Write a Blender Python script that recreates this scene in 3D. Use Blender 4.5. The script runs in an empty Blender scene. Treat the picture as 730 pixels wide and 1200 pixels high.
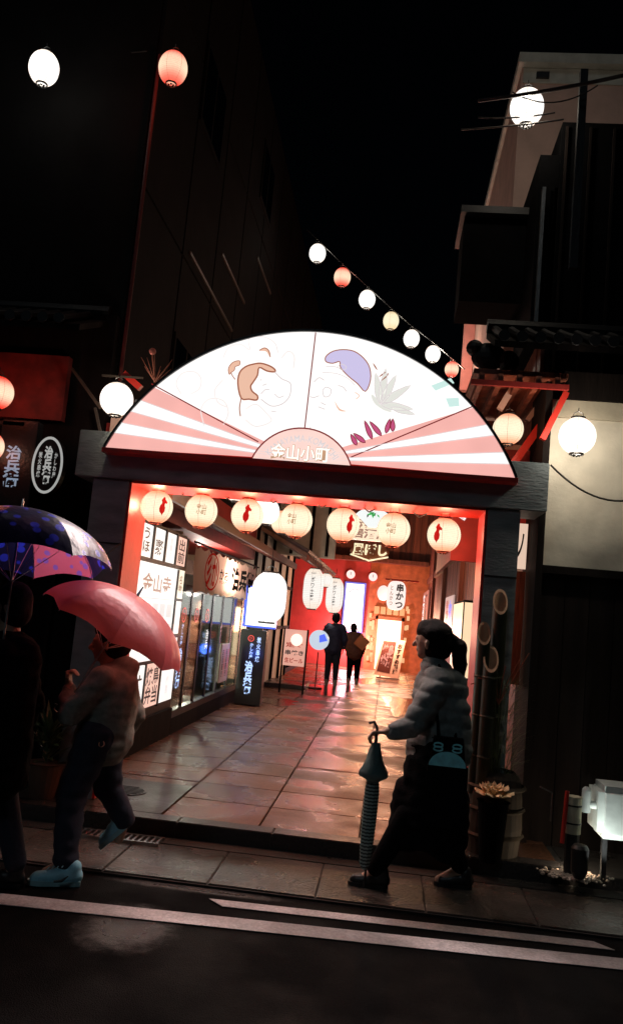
import bpy, bmesh, math, random
from mathutils import Vector, Matrix
random.seed(7)
sc = bpy.context.scene
COL = sc.collection

# ------------------------------------------------------------------ camera
YAW, PITCH, ROLL, F = math.radians(5.8), math.radians(6.9), math.radians(5.3), 980.0
CAMP = Vector((0, 0, 1.6))
_f = Vector((-math.sin(YAW)*math.cos(PITCH), math.cos(YAW)*math.cos(PITCH), math.sin(PITCH)))
_r0 = Vector((math.cos(YAW), math.sin(YAW), 0)); _u0 = _r0.cross(_f)
_r = math.cos(ROLL)*_r0 + math.sin(ROLL)*_u0
_u = -math.sin(ROLL)*_r0 + math.cos(ROLL)*_u0
cam_d = bpy.data.cameras.new('camera'); cam = bpy.data.objects.new('camera', cam_d); COL.objects.link(cam)
m = Matrix((( _r.x,_u.x,-_f.x,0),(_r.y,_u.y,-_f.y,0),(_r.z,_u.z,-_f.z,0),(0,0,0,1)))
cam.matrix_world = Matrix.Translation(CAMP) @ m
cam_d.sensor_fit = 'VERTICAL'; cam_d.sensor_height = 24.0; cam_d.lens = 24.0*F/1200.0
cam_d.clip_end = 3000; cam_d.clip_start = 0.05
sc.camera = cam

def _d(px, py): return _f + _r*((px-365)/F) - _u*((py-600)/F)
def atY(px, py, Y): d = _d(px, py); return CAMP + d*(Y/d.y)
def atX(px, py, X): d = _d(px, py); return CAMP + d*(X/d.x)
def atZ(px, py, Z): d = _d(px, py); return CAMP + d*((Z-1.6)/d.z)

# ------------------------------------------------------------------ world, and an unseen cool sun added as fill on the fronts
w = bpy.data.worlds.new('World'); sc.world = w; w.use_nodes = True
nt = w.node_tree; bg = nt.nodes['Background']
sky = nt.nodes.new('ShaderNodeTexSky'); sky.sky_type = 'NISHITA'; sky.sun_disc = False
sky.sun_elevation = math.radians(38); sky.sun_rotation = math.radians(200)
nt.links.new(sky.outputs[0], bg.inputs[0]); bg.inputs[1].default_value = 0.00018
sd = bpy.data.lights.new('front_fill', 'SUN'); sd.energy = 0.09; sd.angle = math.radians(12); sd.color = (.72, .9, 1)
so = bpy.data.objects.new('front_fill', sd); COL.objects.link(so)
so.rotation_euler = Vector((.3, .82, -.62)).to_track_quat('-Z', 'Y').to_euler()
sc.view_settings.view_transform = 'Standard'; sc.view_settings.look = 'None'
sc.view_settings.exposure = 0; sc.view_settings.gamma = 1
sc.cycles.use_denoising = True
sc.cycles.sample_clamp_indirect = 4
sc.cycles.sample_clamp_direct = 30
sc.cycles.caustics_refractive = False
sc.cycles.max_bounces = 7; sc.cycles.transparent_max_bounces = 12

# ------------------------------------------------------------------ materials
_M = {}
def mat(name, col, rough=.6, metal=0, var=.15, scale=8, bump=.15, bscale=None, obj_rand=0, spec=.5, wet=0, stretch=None, coat=0, dirt=0):
    if name in _M: return _M[name]
    M = bpy.data.materials.new(name); M.use_nodes = True; n = M.node_tree.nodes; l = M.node_tree.links
    b = n['Principled BSDF']; b.inputs['Roughness'].default_value = rough; b.inputs['Metallic'].default_value = metal
    b.inputs['Specular IOR Level'].default_value = spec
    b.inputs['Coat Weight'].default_value = coat; b.inputs['Coat Roughness'].default_value = .12
    tc = n.new('ShaderNodeNewGeometry'); mp = n.new('ShaderNodeMapping'); l.new(tc.outputs['Position'], mp.inputs[0])
    if stretch: mp.inputs['Scale'].default_value = stretch
    nz = n.new('ShaderNodeTexNoise'); nz.inputs['Scale'].default_value = scale; nz.inputs['Detail'].default_value = 6
    l.new(mp.outputs[0], nz.inputs['Vector'])
    rp = n.new('ShaderNodeMapRange'); rp.inputs[1].default_value = .3; rp.inputs[2].default_value = .7
    rp.inputs[3].default_value = 1-var; rp.inputs[4].default_value = 1+var
    l.new(nz.outputs[0], rp.inputs[0])
    vm = n.new('ShaderNodeVectorMath'); vm.operation = 'SCALE'; vm.inputs[0].default_value = col[:3]
    l.new(rp.outputs[0], vm.inputs['Scale']); out = vm.outputs[0]
    if obj_rand:
        oi = n.new('ShaderNodeObjectInfo'); r2 = n.new('ShaderNodeMapRange')
        r2.inputs[3].default_value = 1-obj_rand; r2.inputs[4].default_value = 1+obj_rand
        l.new(oi.outputs['Random'], r2.inputs[0]); v2 = n.new('ShaderNodeVectorMath'); v2.operation = 'SCALE'
        l.new(out, v2.inputs[0]); l.new(r2.outputs[0], v2.inputs['Scale']); out = v2.outputs[0]
    if dirt:
        dn = n.new('ShaderNodeTexNoise'); dn.inputs['Scale'].default_value = 1.3; dn.inputs['Detail'].default_value = 8
        l.new(tc.outputs['Position'], dn.inputs['Vector'])
        dr = n.new('ShaderNodeMapRange'); dr.inputs[1].default_value = .42; dr.inputs[2].default_value = .62
        dr.inputs[3].default_value = 1-dirt; dr.inputs[4].default_value = 1
        l.new(dn.outputs[0], dr.inputs[0]); v3 = n.new('ShaderNodeVectorMath'); v3.operation = 'SCALE'
        l.new(out, v3.inputs[0]); l.new(dr.outputs[0], v3.inputs['Scale']); out = v3.outputs[0]
    l.new(out, b.inputs['Base Color'])
    if wet:
        wn = n.new('ShaderNodeTexNoise'); wn.inputs['Scale'].default_value = 1.7; wn.inputs['Detail'].default_value = 5
        l.new(tc.outputs['Position'], wn.inputs['Vector'])
        wr = n.new('ShaderNodeMapRange'); wr.inputs[1].default_value = .4; wr.inputs[2].default_value = .62
        wr.inputs[3].default_value = max(.06, rough-wet); wr.inputs[4].default_value = rough
        l.new(wn.outputs[0], wr.inputs[0]); l.new(wr.outputs[0], b.inputs['Roughness'])
    if bump:
        bn = n.new('ShaderNodeTexNoise'); bn.inputs['Scale'].default_value = bscale or scale*5; bn.inputs['Detail'].default_value = 4
        l.new(mp.outputs[0], bn.inputs['Vector'])
        bp = n.new('ShaderNodeBump'); bp.inputs['Strength'].default_value = bump; bp.inputs['Distance'].default_value = .02
        l.new(bn.outputs[0], bp.inputs['Height']); l.new(bp.outputs[0], b.inputs['Normal'])
    _M[name] = M; return M

def glow(name, col, strength=1.0, var=0, scale=6):
    """backlit film or panel"""
    if name in _M: return _M[name]
    M = bpy.data.materials.new(name); M.use_nodes = True; n = M.node_tree.nodes; l = M.node_tree.links
    b = n['Principled BSDF']; b.inputs['Base Color'].default_value = (.25*col[0], .25*col[1], .25*col[2], 1)
    b.inputs['Roughness'].default_value = .35
    b.inputs['Emission Color'].default_value = (*col[:3], 1); b.inputs['Emission Strength'].default_value = strength
    if var:
        tc = n.new('ShaderNodeTexCoord'); nz = n.new('ShaderNodeTexNoise'); nz.inputs['Scale'].default_value = scale
        l.new(tc.outputs['Object'], nz.inputs['Vector'])
        r = n.new('ShaderNodeMapRange'); r.inputs[1].default_value = .3; r.inputs[2].default_value = .7
        r.inputs[3].default_value = strength*(1-var); r.inputs[4].default_value = strength*(1+var)
        l.new(nz.outputs[0], r.inputs[0]); l.new(r.outputs[0], b.inputs['Emission Strength'])
    _M[name] = M; return M

def paper(name, mid, edge, strength=1.0, thin=.22, ribs=18, lo_=.18):
    """glowing lantern paper: hoops make darker rings, a little light passes straight through"""
    if name in _M: return _M[name]
    M = bpy.data.materials.new(name); M.use_nodes = True; n = M.node_tree.nodes; l = M.node_tree.links
    n.remove(n['Principled BSDF']); out = n['Material Output']
    tc = n.new('ShaderNodeTexCoord'); sp = n.new('ShaderNodeSeparateXYZ'); l.new(tc.outputs['Generated'], sp.inputs[0])
    a = n.new('ShaderNodeMath'); a.operation = 'SUBTRACT'; a.inputs[1].default_value = .5; l.new(sp.outputs[2], a.inputs[0])
    ab = n.new('ShaderNodeMath'); ab.operation = 'ABSOLUTE'; l.new(a.outputs[0], ab.inputs[0])
    mr = n.new('ShaderNodeMapRange'); mr.interpolation_type = 'SMOOTHSTEP'
    mr.inputs[1].default_value = lo_; mr.inputs[2].default_value = .52; l.new(ab.outputs[0], mr.inputs[0])
    mx = n.new('ShaderNodeMix'); mx.data_type = 'RGBA'; mx.inputs[6].default_value = (*mid, 1); mx.inputs[7].default_value = (*edge, 1)
    l.new(mr.outputs[0], mx.inputs[0])
    s = n.new('ShaderNodeMath'); s.operation = 'MULTIPLY'; s.inputs[1].default_value = ribs*2*math.pi; l.new(sp.outputs[2], s.inputs[0])
    c = n.new('ShaderNodeMath'); c.operation = 'COSINE'; l.new(s.outputs[0], c.inputs[0])
    r = n.new('ShaderNodeMapRange'); r.inputs[1].default_value = -1; r.inputs[2].default_value = 1
    r.inputs[3].default_value = strength*.9; r.inputs[4].default_value = strength*1.06; l.new(c.outputs[0], r.inputs[0])
    nz = n.new('ShaderNodeTexNoise'); nz.inputs['Scale'].default_value = 9; nz.inputs['Detail'].default_value = 5
    l.new(tc.outputs['Object'], nz.inputs['Vector'])
    nr = n.new('ShaderNodeMapRange'); nr.inputs[1].default_value = .3; nr.inputs[2].default_value = .7
    nr.inputs[3].default_value = .92; nr.inputs[4].default_value = 1.06; l.new(nz.outputs[0], nr.inputs[0])
    mm = n.new('ShaderNodeMath'); mm.operation = 'MULTIPLY'; l.new(r.outputs[0], mm.inputs[0]); l.new(nr.outputs[0], mm.inputs[1])
    e = n.new('ShaderNodeEmission'); l.new(mx.outputs[2], e.inputs[0]); l.new(mm.outputs[0], e.inputs[1])
    t = n.new('ShaderNodeBsdfTransparent'); ms = n.new('ShaderNodeMixShader'); ms.inputs[0].default_value = thin
    l.new(e.outputs[0], ms.inputs[1]); l.new(t.outputs[0], ms.inputs[2]); l.new(ms.outputs[0], out.inputs[0])
    _M[name] = M; return M

def glassy(name, tint, through=.5):
    if name in _M: return _M[name]
    M = bpy.data.materials.new(name); M.use_nodes = True; n = M.node_tree.nodes; l = M.node_tree.links
    n.remove(n['Principled BSDF']); out = n['Material Output']
    g = n.new('ShaderNodeBsdfGlossy'); g.inputs['Roughness'].default_value = .06; g.inputs[0].default_value = (.6, .6, .6, 1)
    t = n.new('ShaderNodeBsdfTransparent'); t.inputs[0].default_value = (*tint, 1)
    ms = n.new('ShaderNodeMixShader'); ms.inputs[0].default_value = through
    l.new(g.outputs[0], ms.inputs[1]); l.new(t.outputs[0], ms.inputs[2]); l.new(ms.outputs[0], out.inputs[0])
    _M[name] = M; return M

ASPH = mat('wet_asphalt', (.004, .004, .0042), .9, var=.7, scale=60, bump=.6, bscale=150, wet=.3, spec=.05)
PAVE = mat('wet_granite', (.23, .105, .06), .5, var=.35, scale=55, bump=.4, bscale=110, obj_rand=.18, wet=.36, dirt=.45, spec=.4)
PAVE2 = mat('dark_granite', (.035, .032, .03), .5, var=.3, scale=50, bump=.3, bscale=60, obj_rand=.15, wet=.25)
GROUT = mat('grout', (.02, .018, .016), .8, var=.3)
CONC = mat('concrete_slab', (.085, .072, .062), .45, var=.25, scale=30, bump=.35, bscale=60, obj_rand=.15, wet=.3, dirt=.4)
PAINT = mat('road_paint', (.86, .80, .80), .6, var=.22, scale=70, bump=.4, wet=.1, dirt=.6, spec=.3)
BEAM = mat('slate_painted_timber', (.20, .235, .24), .55, var=.25, scale=14, bump=.2, stretch=(.3, 1, 1))
RED = mat('red_lacquer', (.62, .035, .022), .42, var=.12, scale=6, bump=.08)
REDW = mat('red_plaster', (.32, .022, .016), .6, var=.25, scale=4, bump=.2)
BLACK = mat('black_metal', (.012, .012, .013), .4, var=.1)
DWOOD = mat('dark_wood', (.010, .007, .006), .85, spec=.12, var=.4, scale=10, bump=.3, stretch=(1, 1, .12), obj_rand=.3)
RWOOD = mat('red_brown_cedar', (.19, .055, .03), .55, var=.45, scale=12, bump=.4, stretch=(1, 1, .08), obj_rand=.35)
NIGHTB = mat('near_black_boards', (.004, .004, .0045), .95, var=.3, scale=6, spec=.04)
DGREY = mat('dark_siding', (.010, .0095, .0095), .85, spec=.08, var=.2, scale=3, bump=.15, obj_rand=.1)
TILE = mat('black_roof_tile', (.010, .010, .011), .5, spec=.25, var=.3, scale=15, bump=.1, obj_rand=.2)
PLAS = mat('cream_plaster', (.74, .68, .55), .8, var=.12, scale=5, bump=.2, dirt=.2)
PLASP = mat('pinkish_plaster', (.6, .4, .33), .8, var=.12, scale=5, bump=.2)
ORW = mat('orange_plaster', (.55, .17, .06), .7, var=.25, scale=6, bump=.3)
METAL = mat('galvanised_metal', (.55, .55, .55), .3, 1, var=.15)
INK = mat('black_ink', (.015, .013, .012), 1, bump=0, spec=0)
REDINK = mat('red_ink', (.6, .03, .02), 1, bump=0, spec=0)
BROWNINK = glow('brown_ink_backlit', (.42, .2, .07), .8)
REDMARK = glow('red_figure_backlit', (.55, .01, .008), .9)

def cloth(name, col, trans=(1, .3, .25), tw=.5, spots=None, rough=.35):
    M = bpy.data.materials.new(name); M.use_nodes = True; n = M.node_tree.nodes; l = M.node_tree.links
    p = n['Principled BSDF']; p.inputs['Base Color'].default_value = (*col, 1); p.inputs['Roughness'].default_value = rough
    t = n.new('ShaderNodeBsdfTranslucent'); t.inputs[0].default_value = (*trans, 1); ms = n.new('ShaderNodeMixShader'); ms.inputs[0].default_value = tw
    tc = n.new('ShaderNodeTexCoord'); nz_ = n.new('ShaderNodeTexNoise'); nz_.inputs['Scale'].default_value = 18; l.new(tc.outputs['Object'], nz_.inputs['Vector'])
    bp = n.new('ShaderNodeBump'); bp.inputs['Strength'].default_value = .25; bp.inputs['Distance'].default_value = .02; l.new(nz_.outputs[0], bp.inputs['Height']); l.new(bp.outputs[0], p.inputs['Normal'])
    if spots:
        v = n.new('ShaderNodeTexVoronoi'); v.inputs['Scale'].default_value = spots[1]; l.new(tc.outputs['Object'], v.inputs['Vector'])
        r = n.new('ShaderNodeMapRange'); r.inputs[1].default_value = .30; r.inputs[2].default_value = .36; l.new(v.outputs['Distance'], r.inputs[0])
        mx = n.new('ShaderNodeMix'); mx.data_type = 'RGBA'; mx.inputs[6].default_value = (*spots[0], 1); mx.inputs[7].default_value = (*col, 1); l.new(r.outputs[0], mx.inputs[0])
        l.new(mx.outputs[2], p.inputs['Base Color']); l.new(mx.outputs[2], t.inputs[0])
    l.new(p.outputs[0], ms.inputs[1]); l.new(t.outputs[0], ms.inputs[2]); l.new(ms.outputs[0], n['Material Output'].inputs[0]); return M

# ------------------------------------------------------------------ mesh helpers
def new_obj(name, mesh, material=None, parent=None):
    o = bpy.data.objects.new(name, mesh); COL.objects.link(o)
    if material and not mesh.materials: mesh.materials.append(material)
    if parent: o.parent = parent
    return o
def tag(o, label=None, cat=None, group=None, kind=None):
    if label: o['label'] = label
    if cat: o['category'] = cat
    if group: o['group'] = group
    if kind: o['kind'] = kind
    return o
def thing(name, label, cat, loc=(0, 0, 0), group=None):
    o = bpy.data.objects.new(name, None); COL.objects.link(o); o.location = loc; o.empty_display_size = .1
    return tag(o, label, cat, group)
def rootloc(p):
    v = Vector()
    while p is not None: v += Vector(p.location); p = p.parent
    return v
class B:
    """collects shapes in world space; make() links ONE mesh"""
    def __init__(s): s.b = bmesh.new()
    def box(s, lo, hi, rot=None, bev=0, center=None):
        lo, hi = Vector(lo), Vector(hi); c = (lo+hi)/2; d = hi-lo
        M = Matrix.Translation(c)
        if rot: M = M @ rot.to_4x4()
        g = bmesh.ops.create_cube(s.b, size=1, matrix=M @ Matrix.Diagonal((abs(d.x), abs(d.y), abs(d.z), 1)))
        if bev:
            es = {e for v in g['verts'] for e in v.link_edges}
            bmesh.ops.bevel(s.b, geom=list(es), offset=bev, segments=2, affect='EDGES')
        return s
    def cone(s, p0, p1, r0, r1=None, seg=12, caps=True):
        p0, p1 = Vector(p0), Vector(p1); r1 = r0 if r1 is None else r1; d = p1-p0
        q = d.to_track_quat('Z', 'Y').to_matrix().to_4x4()
        bmesh.ops.create_cone(s.b, cap_ends=caps, segments=seg, radius1=max(r0, 1e-4), radius2=max(r1, 1e-4), depth=d.length, matrix=Matrix.Translation((p0+p1)/2) @ q)
        return s
    def ball(s, c, r, seg=12, scale=(1, 1, 1)):
        bmesh.ops.create_uvsphere(s.b, u_segments=seg, v_segments=max(6, seg//2+2), radius=1, matrix=Matrix.Translation(c) @ Matrix.Diagonal((r*scale[0], r*scale[1], r*scale[2], 1)))
        return s
    def tube(s, pts, r, seg=6):
        pts = [Vector(p) for p in pts]; rs = r if isinstance(r, (list, tuple)) else [r]*len(pts); rings = []
        for i, p in enumerate(pts):
            t = (pts[min(i+1, len(pts)-1)]-pts[max(i-1, 0)]).normalized()
            a = t.cross(Vector((0, 0, 1)) if abs(t.z) < .95 else Vector((1, 0, 0))).normalized(); c = t.cross(a)
            rings.append([s.b.verts.new(p+rs[i]*(math.cos(2*math.pi*k/seg)*a+math.sin(2*math.pi*k/seg)*c)) for k in range(seg)])
        for A, C in zip(rings, rings[1:]):
            for k in range(seg): s.b.faces.new((A[k], A[(k+1) % seg], C[(k+1) % seg], C[k]))
        s.b.faces.new(rings[0][::-1]); s.b.faces.new(rings[-1]); return s
    def poly(s, pts, ext=None):
        vs = [s.b.verts.new(Vector(p)) for p in pts]; f = s.b.faces.new(vs)
        if ext is not None:
            g = bmesh.ops.extrude_face_region(s.b, geom=[f])
            bmesh.ops.translate(s.b, vec=Vector(ext), verts=[v for v in g['geom'] if isinstance(v, bmesh.types.BMVert)])
        return s
    def lathe(s, prof, c=(0, 0, 0), seg=24, rib=0):
        c = Vector(c); rings = []
        for r, z in prof: rings.append([s.b.verts.new(c+Vector((r*math.cos(2*math.pi*k/seg), r*math.sin(2*math.pi*k/seg), z))) for k in range(seg)])
        for A, C in zip(rings, rings[1:]):
            for k in range(seg): s.b.faces.new((A[k], A[(k+1) % seg], C[(k+1) % seg], C[k]))
        return s
    def mesh(s, name, off=Vector(), smooth=False):
        bmesh.ops.recalc_face_normals(s.b, faces=s.b.faces)
        if off.length: bmesh.ops.translate(s.b, vec=-off, verts=s.b.verts)
        me = bpy.data.meshes.new(name); s.b.to_mesh(me); s.b.free()
        if smooth:
            for p in me.polygons: p.use_smooth = True
        return me
    def make(s, name, material, parent=None, smooth=False):
        me = s.mesh(name, rootloc(parent), smooth); return new_obj(name, me, material, parent)

def struct(o): o['kind'] = 'structure'; return o

# text ----------------------------------------------------------------
_T = {}
def text_mesh(body, lead=1.0, bold=0.0, res=3):
    k = (body, lead, bold)
    if k in _T: return _T[k]
    cu = bpy.data.curves.new('lettering', 'FONT'); cu.body = body; cu.size = 1; cu.align_x = 'CENTER'; cu.align_y = 'CENTER'
    cu.resolution_u = res; cu.offset = bold; cu.space_line = lead
    ob = bpy.data.objects.new('lettering', cu); COL.objects.link(ob)
    bpy.context.view_layer.update()
    me = bpy.data.meshes.new_from_object(ob.evaluated_get(bpy.context.evaluated_depsgraph_get()))
    bpy.data.objects.remove(ob); bpy.data.curves.remove(cu)
    v = [tuple(x.co) for x in me.vertices]; f = [tuple(p.vertices) for p in me.polygons]
    xs = [a[0] for a in v] or [0]; ys = [a[1] for a in v] or [0]
    cx, cy = (min(xs)+max(xs))/2, (min(ys)+max(ys))/2
    v = [((a[0]-cx), (a[1]-cy)) for a in v]
    _T[k] = (v, f, max(xs)-min(xs), max(ys)-min(ys)); bpy.data.meshes.remove(me); return _T[k]
def text(body, o, ux, uy, wd, ht, material, parent, vertical=False, name='lettering', bold=.01, warp=None, lead=1.0):
    """lettering fitted to wd x ht, centred on o; ux, uy span the surface"""
    if vertical: body = '\n'.join(body)
    v, f, W, H = text_mesh(body, lead, bold)
    if not v: return None
    sx, sy = wd/max(W, 1e-6), ht/max(H, 1e-6)
    o, ux, uy = Vector(o), Vector(ux), Vector(uy)
    if warp: vs = [warp(a[0]*sx, a[1]*sy) for a in v]
    else: vs = [o+ux*a[0]*sx+uy*a[1]*sy for a in v]
    off = rootloc(parent); vs = [p-off for p in vs]
    me = bpy.data.meshes.new(name); me.from_pydata([tuple(p) for p in vs], [], f)
    return new_obj(name, me, material, parent)
XP = (1, 0, 0); YP = (0, 1, 0); ZP = (0, 0, 1)

# organic figures -------------------------------------------------------
def blob(name, caps, material, parent, voxel=.009, smooth_it=4, wrinkle=0, quilt=0):
    b = B()
    for c in caps:
        p0, r0, p1, r1 = Vector(c[0]), c[1], Vector(c[2]), c[3]
        if (p1-p0).length > 1e-4: b.cone(p0, p1, r0, r1, 14)
        b.ball(p0, r0, 14); b.ball(p1, r1, 14)
    off = rootloc(parent); me = b.mesh(name, off)
    o = new_obj(name, me, material, parent)
    md = o.modifiers.new('r', 'REMESH'); md.mode = 'VOXEL'; md.voxel_size = voxel
    ms = o.modifiers.new('s', 'SMOOTH'); ms.iterations = smooth_it; ms.factor = .5
    bpy.context.view_layer.update()
    m2 = bpy.data.meshes.new_from_object(o.evaluated_get(bpy.context.evaluated_depsgraph_get()))
    o.modifiers.clear(); o.data = m2; bpy.data.meshes.remove(me)
    if wrinkle:
        from mathutils import noise
        for v in m2.vertices:
            q = v.co*9; q.z *= 2.2
            v.co += v.normal*wrinkle*noise.noise(q)
            if quilt: v.co += v.normal*quilt*(abs(math.sin(math.pi*(v.co.z+.12*v.co.x)/.085))**.5-.6)
    for p in m2.polygons: p.use_smooth = True
    if not m2.materials: m2.materials.append(material)
    return o

# =================================================================== GROUND
road = struct(B().box((-40, -30, -.3), (40, 4.93, 0)).make('road', ASPH))
LN = [((-3.4, 4.245), (4.4, 4.795), .145), ]
def stripe(p0, p1, wd, label_):
    a, c = Vector((*p0, 0)), Vector((*p1, 0)); t = (c-a).normalized(); nrm = Vector((-t.y, t.x, 0))*wd/2
    sk = t*wd*.45
    o = B().poly([(a-nrm+sk+Vector((0, 0, .004))), (c-nrm+sk+Vector((0, 0, .004))), (c+nrm-sk+Vector((0, 0, .004))), (a+nrm-sk+Vector((0, 0, .004)))], ext=(0, 0, .003)).make('road_marking', PAINT)
    struct(o); return o
stripe((-3.6, 4.235), (5.2, 4.84), .15, '')
stripe((-.80, 4.70), (1.27, 4.80), .095, '')
pv = struct(B().box((-40, 4.93, -.3), (40, 5.62, .012)).make('pavement', GROUT))
x = -6.0; xs = [-.9+.62*k for k in range(-9, 9)]
slab_me = B().box((.005, 4.945, -.05), (.615, 5.60, .02), bev=.004).mesh('slab')
for xx in xs:
    o = new_obj('slab', slab_me, CONC, pv); o.location = (xx, 0, 0.001)
# standing wet film: smooth patches in the asphalt and slabs
def wet_patch(M, spots, rough_w, bump_s):
    n = M.node_tree.nodes; l = M.node_tree.links; b = n['Principled BSDF']
    g = n.new('ShaderNodeNewGeometry'); nz_ = n.new('ShaderNodeTexNoise'); nz_.inputs['Scale'].default_value = 11; nz_.inputs['Detail'].default_value = 12; nz_.inputs['Roughness'].default_value = .75
    l.new(g.outputs['Position'], nz_.inputs['Vector']); acc = None
    for (px_, py_, rx_, ry_) in spots:
        mp = n.new('ShaderNodeVectorMath'); mp.operation = 'SUBTRACT'; mp.inputs[1].default_value = (px_, py_, 0); l.new(g.outputs['Position'], mp.inputs[0])
        sc_v = n.new('ShaderNodeVectorMath'); sc_v.operation = 'MULTIPLY'; sc_v.inputs[1].default_value = (1/rx_, 1/ry_, 0); l.new(mp.outputs[0], sc_v.inputs[0])
        ln = n.new('ShaderNodeVectorMath'); ln.operation = 'LENGTH'; l.new(sc_v.outputs[0], ln.inputs[0])
        ad = n.new('ShaderNodeMath'); ad.operation = 'MULTIPLY_ADD'; ad.inputs[1].default_value = 1.3; l.new(nz_.outputs[0], ad.inputs[0]); l.new(ln.outputs['Value'], ad.inputs[2])
        mr = n.new('ShaderNodeMapRange'); mr.interpolation_type = 'SMOOTHSTEP'; mr.inputs[1].default_value = 1.0; mr.inputs[2].default_value = 1.9; mr.inputs[3].default_value = 1; mr.inputs[4].default_value = 0
        l.new(ad.outputs[0], mr.inputs[0])
        if acc is None: acc = mr.outputs[0]
        else:
            mx_ = n.new('ShaderNodeMath'); mx_.operation = 'MAXIMUM'; l.new(acc, mx_.inputs[0]); l.new(mr.outputs[0], mx_.inputs[1]); acc = mx_.outputs[0]
    for key, val in (('Roughness', rough_w), ('Specular IOR Level', .8)):
        mix = n.new('ShaderNodeMix'); mix.data_type = 'FLOAT'; inp = b.inputs[key]; mix.inputs[2].default_value = inp.default_value; mix.inputs[3].default_value = val
        if inp.links: l.new(inp.links[0].from_socket, mix.inputs[2])
        l.new(acc, mix.inputs[0]); l.new(mix.outputs[0], inp)
q = atZ(148, 1086, 0); q2 = atZ(120, 1150, 0)
wet_patch(ASPH, [(q.x, q.y, .22, .30), (-.95, 4.88, .5, .05)], .24, 1)
wet_patch(CONC, [(.1, 5.25, .45, .16), (-1.2, 5.2, .3, .1), (1.5, 5.2, .3, .15)], .2, 1)
# dark granite riser / nosing in front of the alley
kerb = struct(B().box((-40, 5.62, -.3), (40, 5.78, .02)).make('gutter', PAVE2))
step_root = struct(B().box((-2.6, 5.78, -.2), (1.3, 5.8, .10)).make('alley_step', PAVE2))
for k in range(6):
    B().box((-2.6+.65*k+.003, 5.775, -.05), (-2.6+.65*(k+1)-.003, 5.93, .125), bev=.006).make('nosing_stone', PAVE2, step_root)
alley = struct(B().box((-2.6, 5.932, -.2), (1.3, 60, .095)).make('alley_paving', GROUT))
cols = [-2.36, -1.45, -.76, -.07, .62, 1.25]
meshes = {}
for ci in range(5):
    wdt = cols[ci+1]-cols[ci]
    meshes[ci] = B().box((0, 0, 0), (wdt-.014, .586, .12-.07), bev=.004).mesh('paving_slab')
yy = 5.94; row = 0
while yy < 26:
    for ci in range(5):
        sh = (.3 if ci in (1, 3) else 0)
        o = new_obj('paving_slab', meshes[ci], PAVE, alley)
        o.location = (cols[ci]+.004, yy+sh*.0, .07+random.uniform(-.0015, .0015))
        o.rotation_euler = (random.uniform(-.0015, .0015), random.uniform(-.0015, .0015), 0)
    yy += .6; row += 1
# side ground in front of the neighbours
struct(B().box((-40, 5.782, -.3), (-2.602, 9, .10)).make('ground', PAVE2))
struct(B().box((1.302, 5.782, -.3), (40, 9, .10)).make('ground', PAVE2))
# dark slab with manhole, grate
mh = thing('manhole_cover', 'round dark iron manhole cover set in the paving beside the left walker', 'manhole cover', (-1.9, 6.5, .125))
b = B().cone((-1.9, 6.5, .118), (-1.9, 6.5, .128), .17, seg=32)
b.make('lid', BLACK, mh)
b = B()
for k in range(-3, 4):
    hw = math.sqrt(max(0, .15**2-(k*.042)**2)); b.box((-1.9-hw, 6.5+k*.042-.008, .128), (-1.9+hw, 6.5+k*.042+.008, .133))
b.make('tread', BLACK, mh)
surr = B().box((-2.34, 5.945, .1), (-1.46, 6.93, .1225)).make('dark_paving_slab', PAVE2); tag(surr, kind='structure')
gr = thing('drain_grate', 'bright galvanised drain grate in the gutter by the raised blue shoe', 'drain grate', (-1.62, 5.6, .03))
B().box((-1.9, 5.52, .0), (-1.35, 5.535, .04)).box((-1.9, 5.665, .0), (-1.35, 5.68, .04)).make('grate_frame', METAL, gr)
for k in range(14):
    B().box((-1.895+k*.04, 5.535, .01), (-1.88+k*.04, 5.665, .038)).make('grate_bar', METAL, gr)

WATER = mat('puddle_water', (.01, .01, .01), .12, var=.1, scale=5, bump=.35, bscale=22, spec=.9)
def puddle(cx_, cy_, rx, ry, z):
    b = B(); P = []
    for k in range(40):
        a = 2*math.pi*k/40; q = 1+.22*math.sin(3*a+cx_)+.12*math.sin(7*a+cy_*3)+.06*math.sin(13*a)
        P.append((cx_+rx*q*math.cos(a), cy_+ry*q*math.sin(a), z))
    tag(b.poly(P).make('puddle', WATER), kind='structure')
puddle(-1.0, 17.2, .45, 1.3, .1235); puddle(-.5, 20.6, .5, .9, .1235); puddle(.35, 15.5, .3, 1.6, .1235); puddle(-1.7, 13.9, .35, .5, .1235)

# =================================================================== GATE
gate = thing('entrance_gate', 'slate grey timber gate with red inner faces across the alley mouth', 'gate', (-.7, 6.1, 0))
Y0, Y1 = 6.1, 6.55
B().box((-2.44, Y0-.03, 2.475), (1.07, Y1, 2.83), bev=.006).make('beam', BEAM, gate)
for xa, xb in ((-2.3, -2.02), (.66, .89)):
    B().box((xa, Y0, .12), (xb, Y1-.003, 2.473), bev=.005).make('pillar', BEAM, gate)
B().box((-2.018, Y0+.012, .13), (-2.0, Y1, 2.46)).make('red_side_panel', RED, gate)
B().box((.64, Y0+.012, .13), (.658, Y1, 2.46)).make('red_side_panel', RED, gate)
B().box((-2.0, Y0+.01, 2.455), (.64, Y1+.05, 2.473)).make('red_soffit', RED, gate)
for xa, xb in ((-2.3, -2.02), (.66, .89)): B().box((xa, Y0-.008, 1.98), (xb, Y0, 1.99)).make('joint_band', BLACK, gate)

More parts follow.
